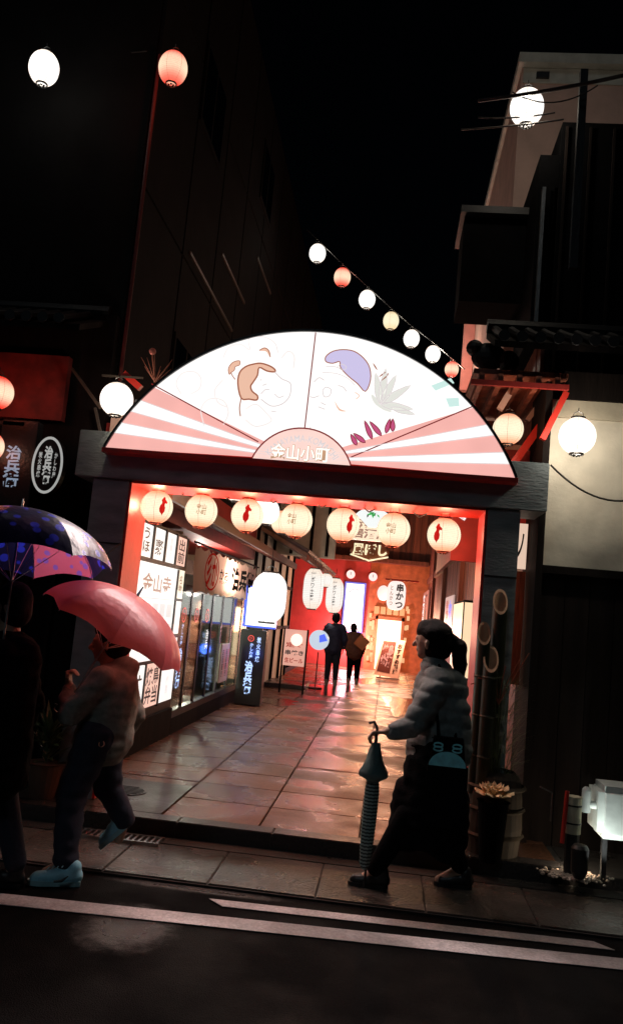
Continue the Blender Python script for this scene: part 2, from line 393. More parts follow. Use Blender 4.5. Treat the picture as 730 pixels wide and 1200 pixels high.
# fan sign ----------------------------------------------------------------
FY = 5.97     # front face of the light box
def fp(px, py, dy=0):
    v = atY(px, py, FY); v.y -= dy; return v
fan = thing('fan_sign', 'big glowing fan shaped sign with folk faces on top of the gate', 'sign', (-.73, FY, 2.7))
a0 = fp(124, 525); a1 = fp(603, 560); top = fp(365, 389)
hw = (a1.x-a0.x)/2; cx = (a0.x+a1.x)/2; zb = (a0.z+a1.z)/2; hh = top.z-zb
RR = (hw*hw+hh*hh)/(2*hh); cz = top.z-RR; ang = math.asin(hw/RR)
def arc(k, n, R=None, a=None): 
    t = -ang+2*ang*k/n; R = R or RR; return Vector((cx+R*math.sin(t), FY, cz+R*math.cos(t)))
NA = 64
pts = [arc(k, NA) for k in range(NA+1)]
B().poly([p+Vector((0, .012, 0)) for p in pts], ext=(0, .15, 0)).make('sign_case', RED, fan)
# frame rim
b = B()
for k in range(NA):
    A, C = arc(k, NA), arc(k+1, NA); A2, C2 = arc(k, NA, RR+.018), arc(k+1, NA, RR+.018)
    b.poly([p+Vector((0, -.02, 0)) for p in (A, C, C2, A2)], ext=(0, .19, 0))
b.make('frame_rim', BLACK, fan)
B().box((a0.x-.02, FY-.02, zb-.035), (a1.x+.02, FY+.16, zb)).make('bottom_rail', RED, fan)
WHITEG = glow('backlit_white', (1, .965, .94), 1.12, var=.06, scale=2)
PINKG = glow('backlit_pink', (1, .50, .45), .93, var=.06, scale=3)
def on_arc(px, py):
    p = fp(px, py); t = math.atan2(p.x-cx, p.z-cz); return t
HC = Vector((-.73+.0, FY, zb-.01))
hub_r = (fp(411, 549).x-fp(295, 541).x)/2
HC.x = (fp(411, 549).x+fp(295, 541).x)/2
hz = fp(355, 502).z-zb; HR = (hub_r**2+hz**2)/(2*hz); HZ = zb+hz-HR
def seg_poly(t0, t1, n=24):
    """sector between two arc angles, running in to the hub point"""
    P = [Vector((cx+RR*math.sin(t0+(t1-t0)*k/n), FY, cz+RR*math.cos(t0+(t1-t0)*k/n))) for k in range(n+1)]
    return P+[Vector((HC.x, FY, zb+.02))]
tl = [on_arc(*p) for p in ((124, 525), (133, 506), (141, 494), (149, 478), (161, 465), (178, 450))]
tr = [on_arc(*p) for p in ((603, 560), (596, 544), (590, 530), (580, 509), (571, 497), (557, 475))]
tl[0] = -ang; tr[0] = ang
B().poly(seg_poly(tl[5], tr[5], 48), ext=(0, .01, 0)).make('picture_panel', WHITEG, fan)
for T in (tl, tr):
    for i in range(5):
        B().poly(seg_poly(T[i], T[i+1], 8), ext=(0, .01, 0)).make('fold_panel', PINKG if i % 2 == 0 else WHITEG, fan)
def ribbon(P, wd, closed=False, dy=.004, taper=False):
    """flat printed line as a thin strip; P = pixel points"""
    q = [fp(a[0], a[1], dy) for a in P]; b = bmesh.new(); n = len(q); L = []
    for i in range(n):
        pr = q[i-1] if (i or closed) else q[i]; nx = q[(i+1) % n] if (i < n-1 or closed) else q[i]
        t = (nx-pr).normalized(); nn = Vector((-t.z, 0, t.x)); k = wd/2
        if taper: k *= max(.15, math.sin(math.pi*(i+.3)/(n-.4)))
        L.append((b.verts.new(q[i]+nn*k), b.verts.new(q[i]-nn*k)))
    for i in range(n if closed else n-1):
        A, C = L[i], L[(i+1) % n]; b.faces.new((A[0], A[1], C[1], C[0]))
    s = B.__new__(B); s.b = b; return s
def smoothp(P, n=4, closed=False):
    out = []; m_ = len(P); rng = range(m_ if closed else m_-1)
    for i in rng:
        g = lambda j: P[j % m_] if closed else P[max(0, min(m_-1, j))]
        p0, p1, p2, p3 = g(i-1), g(i), g(i+1), g(i+2)
        for k in range(n):
            t = k/n
            out.append(tuple(.5*((2*p1[c])+(-p0[c]+p2[c])*t+(2*p0[c]-5*p1[c]+4*p2[c]-p3[c])*t*t+(-p0[c]+3*p1[c]-3*p2[c]+p3[c])*t**3) for c in (0, 1)))
    if not closed: out.append(tuple(P[-1]))
    return out
LINE = glow('print_line_dark_red', (.25, .02, .02), .8)
GREYL = glow('print_line_pale', (.72, .66, .66), 1.0)
TAN = glow('print_tan', (.85, .52, .38), 1.0)
PURP = glow('print_lilac', (.62, .56, .82), 1.0)
MAG = glow('print_magenta', (.62, .10, .24), .9)
PALEG = glow('print_pale_leaf', (.78, .78, .72), 1.0)
BRN = glow('print_brown', (.40, .14, .08), .9)
MINT = glow('print_mint', (.62, .85, .80), 1.0)
def fill(P, m_, dy=.003, name='printed_shape', par=fan): return B().poly([fp(a[0], a[1], dy) for a in P], ext=(0, .001, 0)).make(name, m_, par)
def line(P, wd, m_, dy=.006, closed=False, taper=False, sm=True, name='printed_line'):
    return ribbon(smoothp(P, 5, closed) if sm else P, wd, closed, dy, taper).make(name, m_, fan)
ld = bpy.data.lights.new('fan_fill', 'AREA'); ld.shape = 'RECTANGLE'; ld.size = 2.3; ld.size_y = .6; ld.energy = 140; ld.color = (1, .80, .76)  # unseen area lamp added before the sign face to brighten the road
lo = bpy.data.objects.new('fan_fill', ld); COL.objects.link(lo); lo.parent = fan; lo.location = (0, -.03, .45)
lo.rotation_euler = Vector((0, -1, 0)).to_track_quat('-Z', 'Z').to_euler()
# radiating seams
ctr = (355, 549)
line([(178, 450), (303, 518)], .009, LINE, sm=False); line([(557, 475), (411, 536)], .009, LINE, sm=False)
line([(370, 390), (357, 503)], .009, LINE, sm=False)
for T in (tl, tr):
    for i in range(1, 5):
        e = Vector((cx+RR*math.sin(T[i]), FY-.005, cz+RR*math.cos(T[i]))); c = Vector((HC.x, FY-.005, zb+.02))
        B().tube([e, c], .0035, 4).make('fold_line', GREYL if i % 2 else LINE if False else GREYL, fan)
# hub
hp = []
for k in range(25):
    t = -math.asin(hub_r/HR) + 2*math.asin(hub_r/HR)*k/24 if HR > hub_r else -math.pi/2+math.pi*k/24
    hp.append(Vector((HC.x+HR*math.sin(t), FY-.007, HZ+HR*math.cos(t))))
HUBM = glow('backlit_pale_pink', (1, .70, .63), 1.0, var=.04)
B().poly(hp, ext=(0, .008, 0)).make('hub_panel', HUBM, fan)
B().tube(hp, .006, 5).make('hub_outline', LINE, fan)
CREAMT = glow('hub_letter_cream', (1, .95, .85), 1.25)
TANT = glow('hub_letter_outline', (.62, .38, .24), .8)
hc2 = fp(352, 531, .01)
text('金山小町', hc2, XP, ZP, .44, .125, TANT, fan, bold=.045)
hc3 = hc2.copy(); hc3.y -= .003
text('金山小町', hc3, XP, ZP, .43, .115, CREAMT, fan, bold=.015)
def hubwarp(a, z):
    R = HR*.80+z; t = a/(HR*.80); return Vector((HC.x+R*math.sin(t), FY-.011, HZ+R*math.cos(t)))
text('KANAYAMA-KOMACHI', hc2, XP, ZP, HR*.80*1.9, .052, GREYL, fan, warp=hubwarp, bold=.02)
# the left face: tan hair, pale face outline
hair = smoothp([(283, 467), (279, 450), (281, 437), (288, 430), (297, 427), (306, 426), (316, 429), (322, 433), (322, 436), (313, 435), (304, 431), (302, 440), (297, 448), (294, 453), (296, 459), (302, 464), (301, 469), (292, 468)], 3, True)
fill(hair, TAN); line(hair, .012, BRN, closed=True, sm=False)
w1 = smoothp([(269, 439), (268, 432), (273, 425), (281, 423), (281, 428), (276, 430), (275, 434), (271, 437)], 3, True)
fill(w1, TAN); line(w1, .006, BRN, closed=True, sm=False); line([(271, 437), (273, 441), (276, 445)], .007, BRN)
w2 = smoothp([(304, 411), (308, 408), (314, 409), (317, 414), (316, 418), (312, 412)], 3, True)
fill(w2, TAN); line([(304, 411), (310, 408), (315, 411), (317, 419)], .007, BRN)
line([(283, 467), (281, 478), (282, 488)], .008, BRN); line([(298, 423), (306, 423)], .004, GREYL)
line([(322, 436), (330, 444), (340, 449), (341, 458), (338, 467), (330, 474), (318, 476), (306, 468)], .009, GREYL)
for P in ([(306, 462), (311, 457), (316, 457)], [(308, 452), (313, 450)], [(305, 446), (307, 445)], [(318, 482), (324, 483)], [(322, 462), (327, 466), (333, 464)]): line(P, .008, GREYL)
for P in ([(262, 420), (268, 408), (282, 404), (293, 410), (292, 398), (308, 395), (322, 402), (326, 414)], [(240, 500), (236, 480), (246, 468), (262, 470), (268, 484), (262, 498)], [(213, 462), (207, 450), (214, 438), (228, 436), (236, 444), (234, 456), (224, 462)], [(330, 420), (338, 412), (345, 418), (344, 432)], [(288, 480), (300, 474), (312, 484), (318, 494), (300, 500), (288, 492)], [(262, 445), (252, 458), (256, 472), (268, 478)]):
    line(P, .008, glow('print_line_faint', (.86, .79, .77), 1.0))
# the right face: lilac cap, leaves
cap = smoothp([(382, 424), (382, 418), (390, 412), (402, 410), (415, 412), (426, 420), (433, 431), (434, 446), (428, 459), (419, 450), (408, 441), (399, 431), (398, 424), (390, 426)], 3, True)
fill(cap, PURP); line(cap, .008, BRN, closed=True, sm=False)
line([(378, 437), (394, 438), (408, 444), (416, 452)], .006, GREYL); line([(382, 430), (392, 430), (401, 433)], .006, GREYL)
line([(396, 430), (401, 427), (406, 431), (401, 434)], .005, GREYL, closed=True)
for P in ([(363, 465), (368, 466), (374, 464)], [(378, 458), (382, 454), (388, 457), (386, 464), (380, 465), (378, 458)], [(376, 472), (382, 475)], [(396, 452), (402, 454), (406, 459)], [(373, 477), (381, 480)], [(364, 500), (360, 520)], [(368, 448), (374, 443), (380, 446)]): line(P, .008, GREYL)
fill(smoothp([(392, 470), (398, 479), (406, 482), (397, 481)], 3, True), TAN)
line([(416, 460), (421, 464), (417, 468)], .006, TAN)
def leaf(b0, b1, wd, m_, dy=.004, edge=None):
    a, c = Vector(b0), Vector(b1); t = (c-a); nn = Vector((-t.y, t.x)).normalized()*wd
    P = [tuple(a), tuple(a+t*.3+nn), tuple(a+t*.65+nn*.8), tuple(c), tuple(a+t*.65-nn*.8), tuple(a+t*.3-nn)]
    P = smoothp(P, 2, True); fill(P, m_, dy, 'printed_leaf')
    if edge: line(P, .0065, edge, dy+.003, closed=True, sm=False)
fill(smoothp([(435, 462), (445, 470), (456, 478), (458, 483), (448, 480), (438, 472)], 3, True), PALEG, .0035)
for e in ((440, 437), (452, 432), (464, 440), (481, 452), (484, 480)): leaf((446, 474), e, 4.2, PALEG, .004, GREYL)
leaf((458, 478), (486, 486), 3, PALEG, .004, GREYL)
for a, e in (((418, 522), (411, 509)), ((428, 519), (414, 508)), ((436, 515), (427, 493)), ((447, 511), (433, 494)), ((452, 508), (457, 491)), ((460, 506), (460, 491))):
    leaf(a, e, 2.6, MAG, .004, LINE)
for P in ([(437, 426), (442, 434)], [(444, 442), (452, 436)], [(446, 447), (453, 441), (455, 437)]): line(P, .010, BRN, taper=True)
fill([(505, 452), (528, 443), (532, 449), (510, 458)], MINT); fill([(522, 467), (537, 466), (538, 476), (526, 477)], MINT)
for k in range(2): B().box((-2.05+k*2.35, 6.1, 2.835), (-1.99+k*2.35, 6.16, 3.1)).make('sign_bracket', BLACK, fan)

# =================================================================== LANTERNS
_LM = {}
def lantern_meshes(kind):
    """unit-radius lantern shapes; kind round or jar"""
    if kind in _LM: return _LM[kind]
    h = {'round': .97, 'jar': 1.95, 'drum': 1.38}[kind]; n = {'round': 18, 'jar': 24, 'drum': 20}[kind]
    def R(t): 
        if kind == 'round': return math.sqrt(max(0, 1-(t*.93)**2))
        return (1-abs(t)**4*.55)
    prof = []
    for i in range(n*4+1):
        t = -1+2*i/(n*4); prof.append((R(t)*(1-.012*abs(math.sin(math.pi*i/4))*1.0), t*h))
    d = {}
    d['paper_shade'] = B().lathe(prof, seg=32).mesh('paper_shade', smooth=True)
    r0 = R(1)*1.02
    d['top_ring'] = B().lathe([(r0, h-.01), (r0*1.06, h+.01), (r0*1.06, h+.09), (r0*.8, h+.11), (r0*.6, h+.1)], seg=24).mesh('top_ring')
    d['bottom_ring'] = B().lathe([(r0, -h+.01), (r0*1.06, -h-.01), (r0*1.06, -h-.09), (r0*.9, -h-.1), (r0*.85, -h-.02)], seg=24).mesh('bottom_ring')
    b = B()
    for k in range(6):
        a = math.pi*2*(k+.35)/6; P = []
        for i in range(17):
            t = -1+2*i/16; rr = R(t)*1.004; P.append((rr*math.cos(a), rr*math.sin(a), t*h))
        b.tube(P, .0085, 4)
    d['seam'] = b.mesh('seam')
    b = B(); b.tube([(-.3, 0, h+.08), (-.24, 0, h+.3), (0, 0, h+.42), (.24, 0, h+.3), (.3, 0, h+.08)], .022, 5)
    b.tube([(0, 0, h+.4), (0, 0, h+.62)], .03, 5)
    d['hanger'] = b.mesh('hanger')
    b = B()
    for k in range(5): b.ball((.16*math.cos(k*1.257), .16*math.sin(k*1.257), -h-.12), .07, 6)
    d['tassel'] = b.mesh('tassel')
    _LM[kind] = (d, h, R); return _LM[kind]
SEAM = glow('lantern_seam', (.45, .16, .08), .55)
def lantern(c, r, label, pm, kind='round', group='', rot=0, light=(1, .7, .45), watts=3, mark=None, ring=BLACK, name='paper_lantern', cat='lantern', tassel=False, mcol=None, sz=1, seam=True, cable=0):
    d, h, R = lantern_meshes(kind)
    t = thing(name, label, cat, c, group or None); t.rotation_euler = (0, 0, rot); S = Vector((r, r, r*sz))
    for k, me in d.items():
        if k == 'tassel' and not tassel: continue
        if k == 'seam' and not seam: continue
        mt = {'paper_shade': pm, 'seam': SEAM}.get(k, ring)
        key = (kind, k, mt.name)
        if key not in _LM:
            m2 = me.copy(); m2.materials.clear(); m2.materials.append(mt); _LM[key] = m2
        o = new_obj(k, _LM[key], None, t); o.scale = S
    def wrap(a, z, off=.012):
        zz = z/h; rr = R(max(-1, min(1, zz)))+off; th = -math.pi/2+a/max(.3, rr); return Vector((rr*math.cos(th), rr*math.sin(th), z))
    if mark:
        for item in mark:
            if item[0] == 'text':
                _, body, ca, czz, wd, ht, vert = item
                v, f, W, H = text_mesh('\n'.join(body) if vert else body, 1.0, .012)
                if v:
                    me = bpy.data.meshes.new('lettering')
                    me.from_pydata([tuple(wrap(ca+p[0]*wd/W, czz+p[1]*ht/H)) for p in v], [], f)
                    o = new_obj('lettering', me, mcol or BROWNINK, t); o.scale = S
            else:
                _, P, ca, czz, s = item
                bm = bmesh.new(); bm.faces.new([bm.verts.new((p[0]*s, p[1]*s, 0)) for p in P])
                bmesh.ops.triangulate(bm, faces=bm.faces[:])
                bmesh.ops.subdivide_edges(bm, edges=bm.edges[:], cuts=2, use_grid_fill=True)
                for v in bm.verts: v.co = wrap(ca+v.co.x, czz+v.co.y, .014)
                me = bpy.data.meshes.new('figure_mark'); bm.to_mesh(me); bm.free()
                o = new_obj('figure_mark', me, REDMARK, t); o.scale = S
    if watts:
        ld = bpy.data.lights.new('bulb', 'POINT'); ld.energy = watts; ld.color = light; ld.shadow_soft_size = r*.35
        lo = bpy.data.objects.new('bulb', ld); COL.objects.link(lo); lo.parent = t
    if cable:
        B().tube([Vector(c)+Vector((0, 0, (h+.6)*r*sz)), Vector(c)+Vector((0, 0, (h+.6)*r*sz+cable))], .005, 5).make('cord', BLACK, t)
    return t
FIG = [(-.05, .5), (.02, .62), (.12, .58), (.14, .44), (.3, .28), (.26, .16), (.14, .2), (.1, .06), (.16, -.1), (.14, -.34), (.02, -.5), (-.02, -.62), (-.08, -.5), (-.2, -.4), (-.24, -.2), (-.2, 0), (-.1, .14), (-.08, .26), (-.14, .36)]
CREAM = paper('cream_lantern_paper', (1.0, .82, .58), (1.0, .36, .18), 1.3)
WHITEP = paper('white_lantern_paper', (1.0, .97, .92), (1.0, .86, .72), 1.7, ribs=18)
PINKP = paper('red_rimmed_lantern_paper', (1.0, .72, .50), (1, .01, .0), 1.25, lo_=.08)
WARMP = paper('warm_lantern_paper', (1.0, .9, .62), (1, .75, .4), 1.15)
grp = 'round lanterns hanging under the gate beam'
KAN = [('text', '金山\n小町', .0, .02, .62, .66, False)]
def fig(a): return [('poly', FIG, a, .0, .95)]
GL = [((184, 594), fig(.38), 'cream lantern with red figure mark, leftmost under the gate beam'),
      ((236, 599), KAN, 'cream lantern lettered in thin strokes, second from left under the beam'),
      ((290, 604), fig(-.05), 'cream lantern with a centred red figure, third from left under the beam'),
      ((347, 610), [('text', '金山\n小町', -.25, .0, .55, .66, False)], 'cream lettered lantern at the middle of the row under the beam'),
      ((402, 615), fig(.40), 'cream lantern with red figure at its right side, beside the pale alley roofs'),
      ((461, 621), [('text', '金山\n小町', -.15, .0, .62, .66, False)], 'cream lettered lantern, second from right under the gate beam'),
      ((520, 627), fig(-.45), 'cream lantern with red figure on its left edge, rightmost under the beam')]
for i, ((px, py), mk, lb) in enumerate(GL):
    c = atY(px, py, 6.45)
    lantern(c, .128, lb, CREAM, 'round', grp, rot=random.uniform(-.05, .05)+math.atan2(c.x, 6.45)*-1, light=(1, .42, .24), watts=32, mark=mk, ring=mat('copper_ring', (.2, .05, .03), .4, .5), tassel=True)
gw = [atY(150, 572, 6.5)]
for (px, py), _a, _b in GL:
    c = atY(px, py, 6.47); gw += [c+Vector((-.09, .02, .19)), c+Vector((0, 0, .175)), c+Vector((.09, .02, .19)), c+Vector((.19, .03, .12))]
tag(B().tube(gw[:-1], .006, 5).make('lamp_wire', BLACK), 'black wire looping from lantern to lantern under the gate beam', 'wire')
# lanterns behind, part hidden
lantern(atY(279, 571, 7.4), .13, 'white lantern mostly hidden behind the beam and the second gate lantern', WHITEP, watts=14, light=(1, .85, .7), name='paper_lantern')
lantern(atY(312, 599, 7.7), .125, 'white lantern just right of the centred red figure lantern, behind the gate', WHITEP, watts=6, light=(1, .85, .7))
lantern(atY(331, 612, 8.6), .12, 'small cream lantern peeping out left of the middle gate lantern', CREAM, watts=5, light=(1, .7, .45))
lantern(atY(274, 575, 9.3), .11, 'cream lantern half hidden behind the third gate lantern', CREAM, watts=0)
# lanterns outside the gate
lantern(atY(137, 468, 6.0), .124, 'white lantern touching the left tip of the fan sign', WHITEP, watts=14, light=(1, .8, .6), tassel=True, cable=.02)
lantern(atY(676, 511, 6.0), .130, 'large white lantern in front of the pale wall at right', WHITEP, watts=52, light=(1, .88, .72), tassel=True)
lantern(atY(595, 503, 6.35), .116, 'cream lantern tucked behind the right edge of the fan sign', CREAM, watts=9, light=(1, .45, .24), tassel=True)
lantern(atY(-3, 460, 6.0), .125, 'cream lantern cut by the left picture edge with a red glow behind', PINKP, watts=9, light=(1, .16, .08), tassel=True)
lantern(atY(-12, 523, 6.0), .11, 'reddish lantern below the one at the left picture edge', PINKP, watts=3, light=(1, .2, .1))
lantern(atY(52, 80, 6.1), .121, 'white lantern high in the dark at upper left', WHITEP, watts=10, light=(1, .97, .85), sz=1.15, tassel=True)
lantern(atY(203, 80, 6.1), .116, 'red rimmed lantern high in the dark right of the white one', PINKP, watts=14, light=(1, .12, .05), sz=1.15, tassel=True)
lantern(atY(617, 126, 6.7), .140, 'white lantern high at upper right before a lit pale wall', WHITEP, watts=46, light=(1, .86, .68), sz=1.12, tassel=True)
S_ = [((372, 297), 10.5, 13.0, WHITEP, 'white lantern at the upper left end of the lantern string'),
      ((401, 325), 10.5, 12.6, PINKP, 'red rimmed lantern second from the top of the string'),
      ((430, 351), 10.3, 12.2, WHITEP, 'white lantern third from the top of the string above the fan'),
      ((458, 376), 9.8, 12.0, WARMP, 'yellowish lantern in the middle of the string above the fan'),
      ((482, 397), 9.8, 11.7, WHITEP, 'white lantern fifth along the string above the fan'),
      ((507, 415), 9.2, 11.4, WHITEP, 'white lantern sixth along the string, near the pink wall'),
      ((529, 433), 8.4, 11.1, PINKP, 'small reddish lantern at the lower right end of the string')]
sp = []
for (px, py), r_, Y, pm, lb in S_:
    c = atY(px, py, Y); rr = r_*Y/980*.98; sp.append(c+Vector((0, 0, rr*1.6)))
    lantern(c, rr, lb, pm, 'round', 'lanterns strung above the fan sign', light=(1, .38, .28) if pm is PINKP else (1, .9, .75), watts=50 if px > 500 else 8, sz=1.12, tassel=True)
ext = [sp[0]+(sp[0]-sp[1])*.5]+sp+[sp[-1]+(sp[-1]-sp[-2])*.6]
tag(B().tube(ext, .009, 5).make('string_wire', mat('cable', (.05, .045, .04), .5)), 'thin sagging wire that carries the seven lanterns above the fan', 'wire')
CAB = mat('cable', (.05, .045, .04), .5)
def cable(P, label, r=.008, name='overhead_cable'): return tag(B().tube(P, r, 5).make(name, CAB), label, 'cable')
def sag(a, b, s, n=12): 
    a, b = Vector(a), Vector(b); return [a.lerp(b, k/n)-Vector((0, 0, 4*s*(k/n)*(1-k/n))) for k in range(n+1)]

# =================================================================== LEFT BUILDING (alley side wall X=-2.35)
WX = -2.35
lb_ = thing('shop_building', 'dark shop building along the left side of the alley', 'building', (-3.5, 9, 0))
B().box((-3.95, 6.56, 2.42), (WX, 14.2, 3.0)).make('upper_wall', REDW, lb_)
B().box((-5.8, 6.62, 3.0), (WX-.06, 22, 9.4)).make('backing_wall', DGREY, lb_)
yv = 6.62
for k in range(11):
    for j in range(3):
        z0 = 3.02+j*2.1
        B().box((WX-.055, yv+.015, z0), (WX-.02, yv+1.33, z0+2.07)).make('wall_panel', DGREY, lb_)
    yv += 1.36
for y0, z0 in ((8.0, 3.4), (10.8, 3.4), (8.0, 6.6), (11.5, 7.6)):
    wn = B().box((WX-.03, y0, z0), (WX+.0, y0+1.0, z0+.9), bev=.005).make('window', DGREY, lb_)
    B().box((WX+.001, y0+.05, z0+.05), (WX+.004, y0+.47, z0+.85)).make('pane', glassy('black_glass', (.02, .02, .02), .3), wn)
    B().box((WX+.001, y0+.53, z0+.05), (WX+.004, y0+.95, z0+.85)).make('pane', glassy('black_glass', (.02, .02, .02), .3), wn)
RAIL = mat('handrail_metal', (.09, .07, .055), .4, .2)
for zz, ya, yb in ((5.21, 8.2, 10.6), (5.83, 9.6, 11.2), (6.78, 11.8, 13.2)):
    B().box((WX-.018, ya, zz), (WX+.0, yb, zz+.035)).make('rail', RAIL, lb_)
B().cone((-2.31, 6.44, 3.3), (-2.31, 6.44, 6.2), .016).make('drain_pipe', mat('red_lit_pipe', (.10, .012, .01), .5), lb_)  # the lantern's red light is put into the pipe colour
# left facade facing the road
B().box((-6, 6.5, .1), (-2.42, 6.615, 3.9)).make('front_wall', mat('black_front_boards', (.008, .006, .006), .9, spec=.08, var=.4, scale=8, stretch=(1, 1, .1)), lb_)
B().box((-6, 6.42, 2.96), (-2.75, 6.497, 3.5)).make('red_glow_board', mat('painted_red_glow', (.14, .012, .010), .8, var=.4), lb_)  # red glow around the edge lantern, painted as a red board
for k in range(16):
    B().box((-5.9+k*.215, 6.46, .12), (-5.87+k*.215, 6.498, 2.2)).make('lattice_slat', DWOOD, lb_)
# tiled pent roof above
def tiled_eave(x0, x1, y0, z0, depth, rise, label, step=.13):
    t = thing('tiled_roof', label, 'roof', ((x0+x1)/2, y0, z0))
    B().poly([(x0, y0, z0), (x0, y0+depth, z0+rise), (x0, y0+depth, z0+rise-.05), (x0, y0, z0-.05)], ext=(x1-x0, 0, 0)).make('roof_board', DWOOD, t)
    n = int((x1-x0)/step)
    pr = B().tube([(0, 0, .035), (0, depth*.5, rise*.5+.03), (0, depth, rise+.035)], .035, 8).mesh('roof_tile')
    ed = B().cone((0, -.02, .035), (0, .012, .035), .042, seg=12).mesh('eave_tile')
    for m_ in (pr, ed): m_.materials.append(TILE)
    for k in range(n):
        for me, nm in ((pr, 'roof_tile'), (ed, 'eave_tile')):
            o = bpy.data.objects.new(nm, me); COL.objects.link(o); o.parent = t
            o.location = (x0+step*(k+.5)-(x0+x1)/2, 0, 0)
    B().tube([(x0, y0+depth, z0+rise+.06), (x1, y0+depth, z0+rise+.06)], .06, 8).make('ridge_tile', TILE, t)
    return t
tiled_eave(-5.2, -2.5, 5.95, 3.62, .6, .25, 'black tiled pent roof over the dark shopfront at left')
tiled_eave(.62, 3.6, 6.05, 3.72, .7, .3, 'black tiled roof over the pale wall at right')

# display panels on the alley wall
def wy(px, py): return atX(px, py, WX+.03).y
disp = thing('light_display', 'bright grid of lit menu panels on the left alley wall', 'display', (WX+.02, 8.2, 1.5))
PANW = glow('menu_panel_white', (1, .97, .92), 1.06, var=.05)
PANY = glow('menu_panel_yellow', (1, .93, .72), 1.1, var=.05)
PANP = glow('menu_panel_pink', (1, .62, .50), .95, var=.05)
B().box((WX-.05, 7.02, .42), (WX+.012, 9.36, 2.34)).make('display_frame', BLACK, disp)
def panel(y0, y1, z0, z1, m_, texts=()):
    p = B().box((WX+.013, y0, z0), (WX+.032, y1, z1), bev=.002).make('menu_panel', m_, disp)
    for body, fy, fz, w_, h_, mm, vert in texts:
        text(body, (WX+.036, y0+(y1-y0)*fy, z0+(z1-z0)*fz), YP, ZP, (y1-y0)*w_, (z1-z0)*h_, mm, p, vertical=vert, bold=.02)
    return p
GINK = glow('faint_blue_ink', (.55, .58, .75), .9)
DINK = glow('backlit_black_ink', (.05, .04, .04), .5)
BRINK = glow('backlit_brown_ink', (.45, .25, .18), .7)
RINK = glow('backlit_red_ink', (.5, .05, .03), .7)
ys_ = [7.12, 7.50, 7.93, 8.38, 8.83, 9.30]
rows = [[('うら', .5, .5, .5, .7, GINK, True)], [('うほ', .5, .52, .6, .75, DINK, True)], [('家然', .5, .4, .75, .5, DINK, True)],
        [('営業中', .5, .5, .3, .7, GREYL, True)], [('出前', .5, .5, .7, .85, DINK, True)]]
for i in range(5):
    panel(ys_[i]+.03, ys_[i+1]-.03, 1.99, 2.30, PANP if i == 4 else PANW, rows[i])
panel(7.10, 7.46, 1.40, 1.955, PANW, [('双', .5, .6, .7, .3, DINK, False)])
panel(7.50, 9.0, 1.24, 1.955, PANW, [('金山寺', .5, .72, .7, .26, BRINK, False), ('お食事処', .45, .25, .5, .14, GREYL, False)])
panel(9.03, 9.32, 1.62, 1.955, PANY, [('名物', .5, .5, .5, .6, BRINK, True)])
panel(9.03, 9.32, 1.24, 1.60, PANW)
panel(7.10, 7.46, .98, 1.37, PANW); panel(7.50, 9.32, .98, 1.21, PANW, [('ランチ', .5, .5, .4, .4, RINK, False)])
panel(7.7, 8.15, .52, .95, PANW, [('丼', .5, .6, .7, .4, DINK, False)])
panel(8.18, 8.72, .52, .95, PANP, [('焼鳥\n弁当', .5, .5, .85, .85, DINK, False)])
panel(8.75, 9.32, .52, .95, PANW, [('御膳', .5, .5, .2, .6, GREYL, True)])
panel(7.12, 7.66, .52, .95, PANW)
for y in ys_: B().box((WX+.013, y-.022, 1.975), (WX+.045, y+.022, 2.315)).make('mullion', BLACK, disp)
for y in (7.48, 9.015): B().box((WX+.013, y-.022, 1.225), (WX+.045, y+.022, 1.94)).make('mullion', BLACK, disp)
for y in (7.68, 8.165, 8.735): B().box((WX+.013, y-.018, .5), (WX+.045, y+.018, .96)).make('mullion', BLACK, disp)
for z, y0, y1 in ((1.945, 7.05, 9.36), (1.958, 7.05, 9.36), (1.60, 9.04, 9.33), (1.20, 7.05, 9.36), (.96, 7.05, 9.36)): B().box((WX+.014, y0, z), (WX+.042, y1, z+.03 if z != 1.945 else z+.012)).make('transom', BLACK, disp)
for k in range(5): B().box((WX+.033, 7.62+.27*k, 1.42), (WX+.036, 7.82+.27*k, 1.56)).make('menu_card', glow('card_grey', (.75, .74, .72), 1), disp)
for z in (1.34, 1.6): B().box((WX+.033, 7.55, z), (WX+.0355, 8.95, z+.012)).make('printed_rule', GREYL, disp)
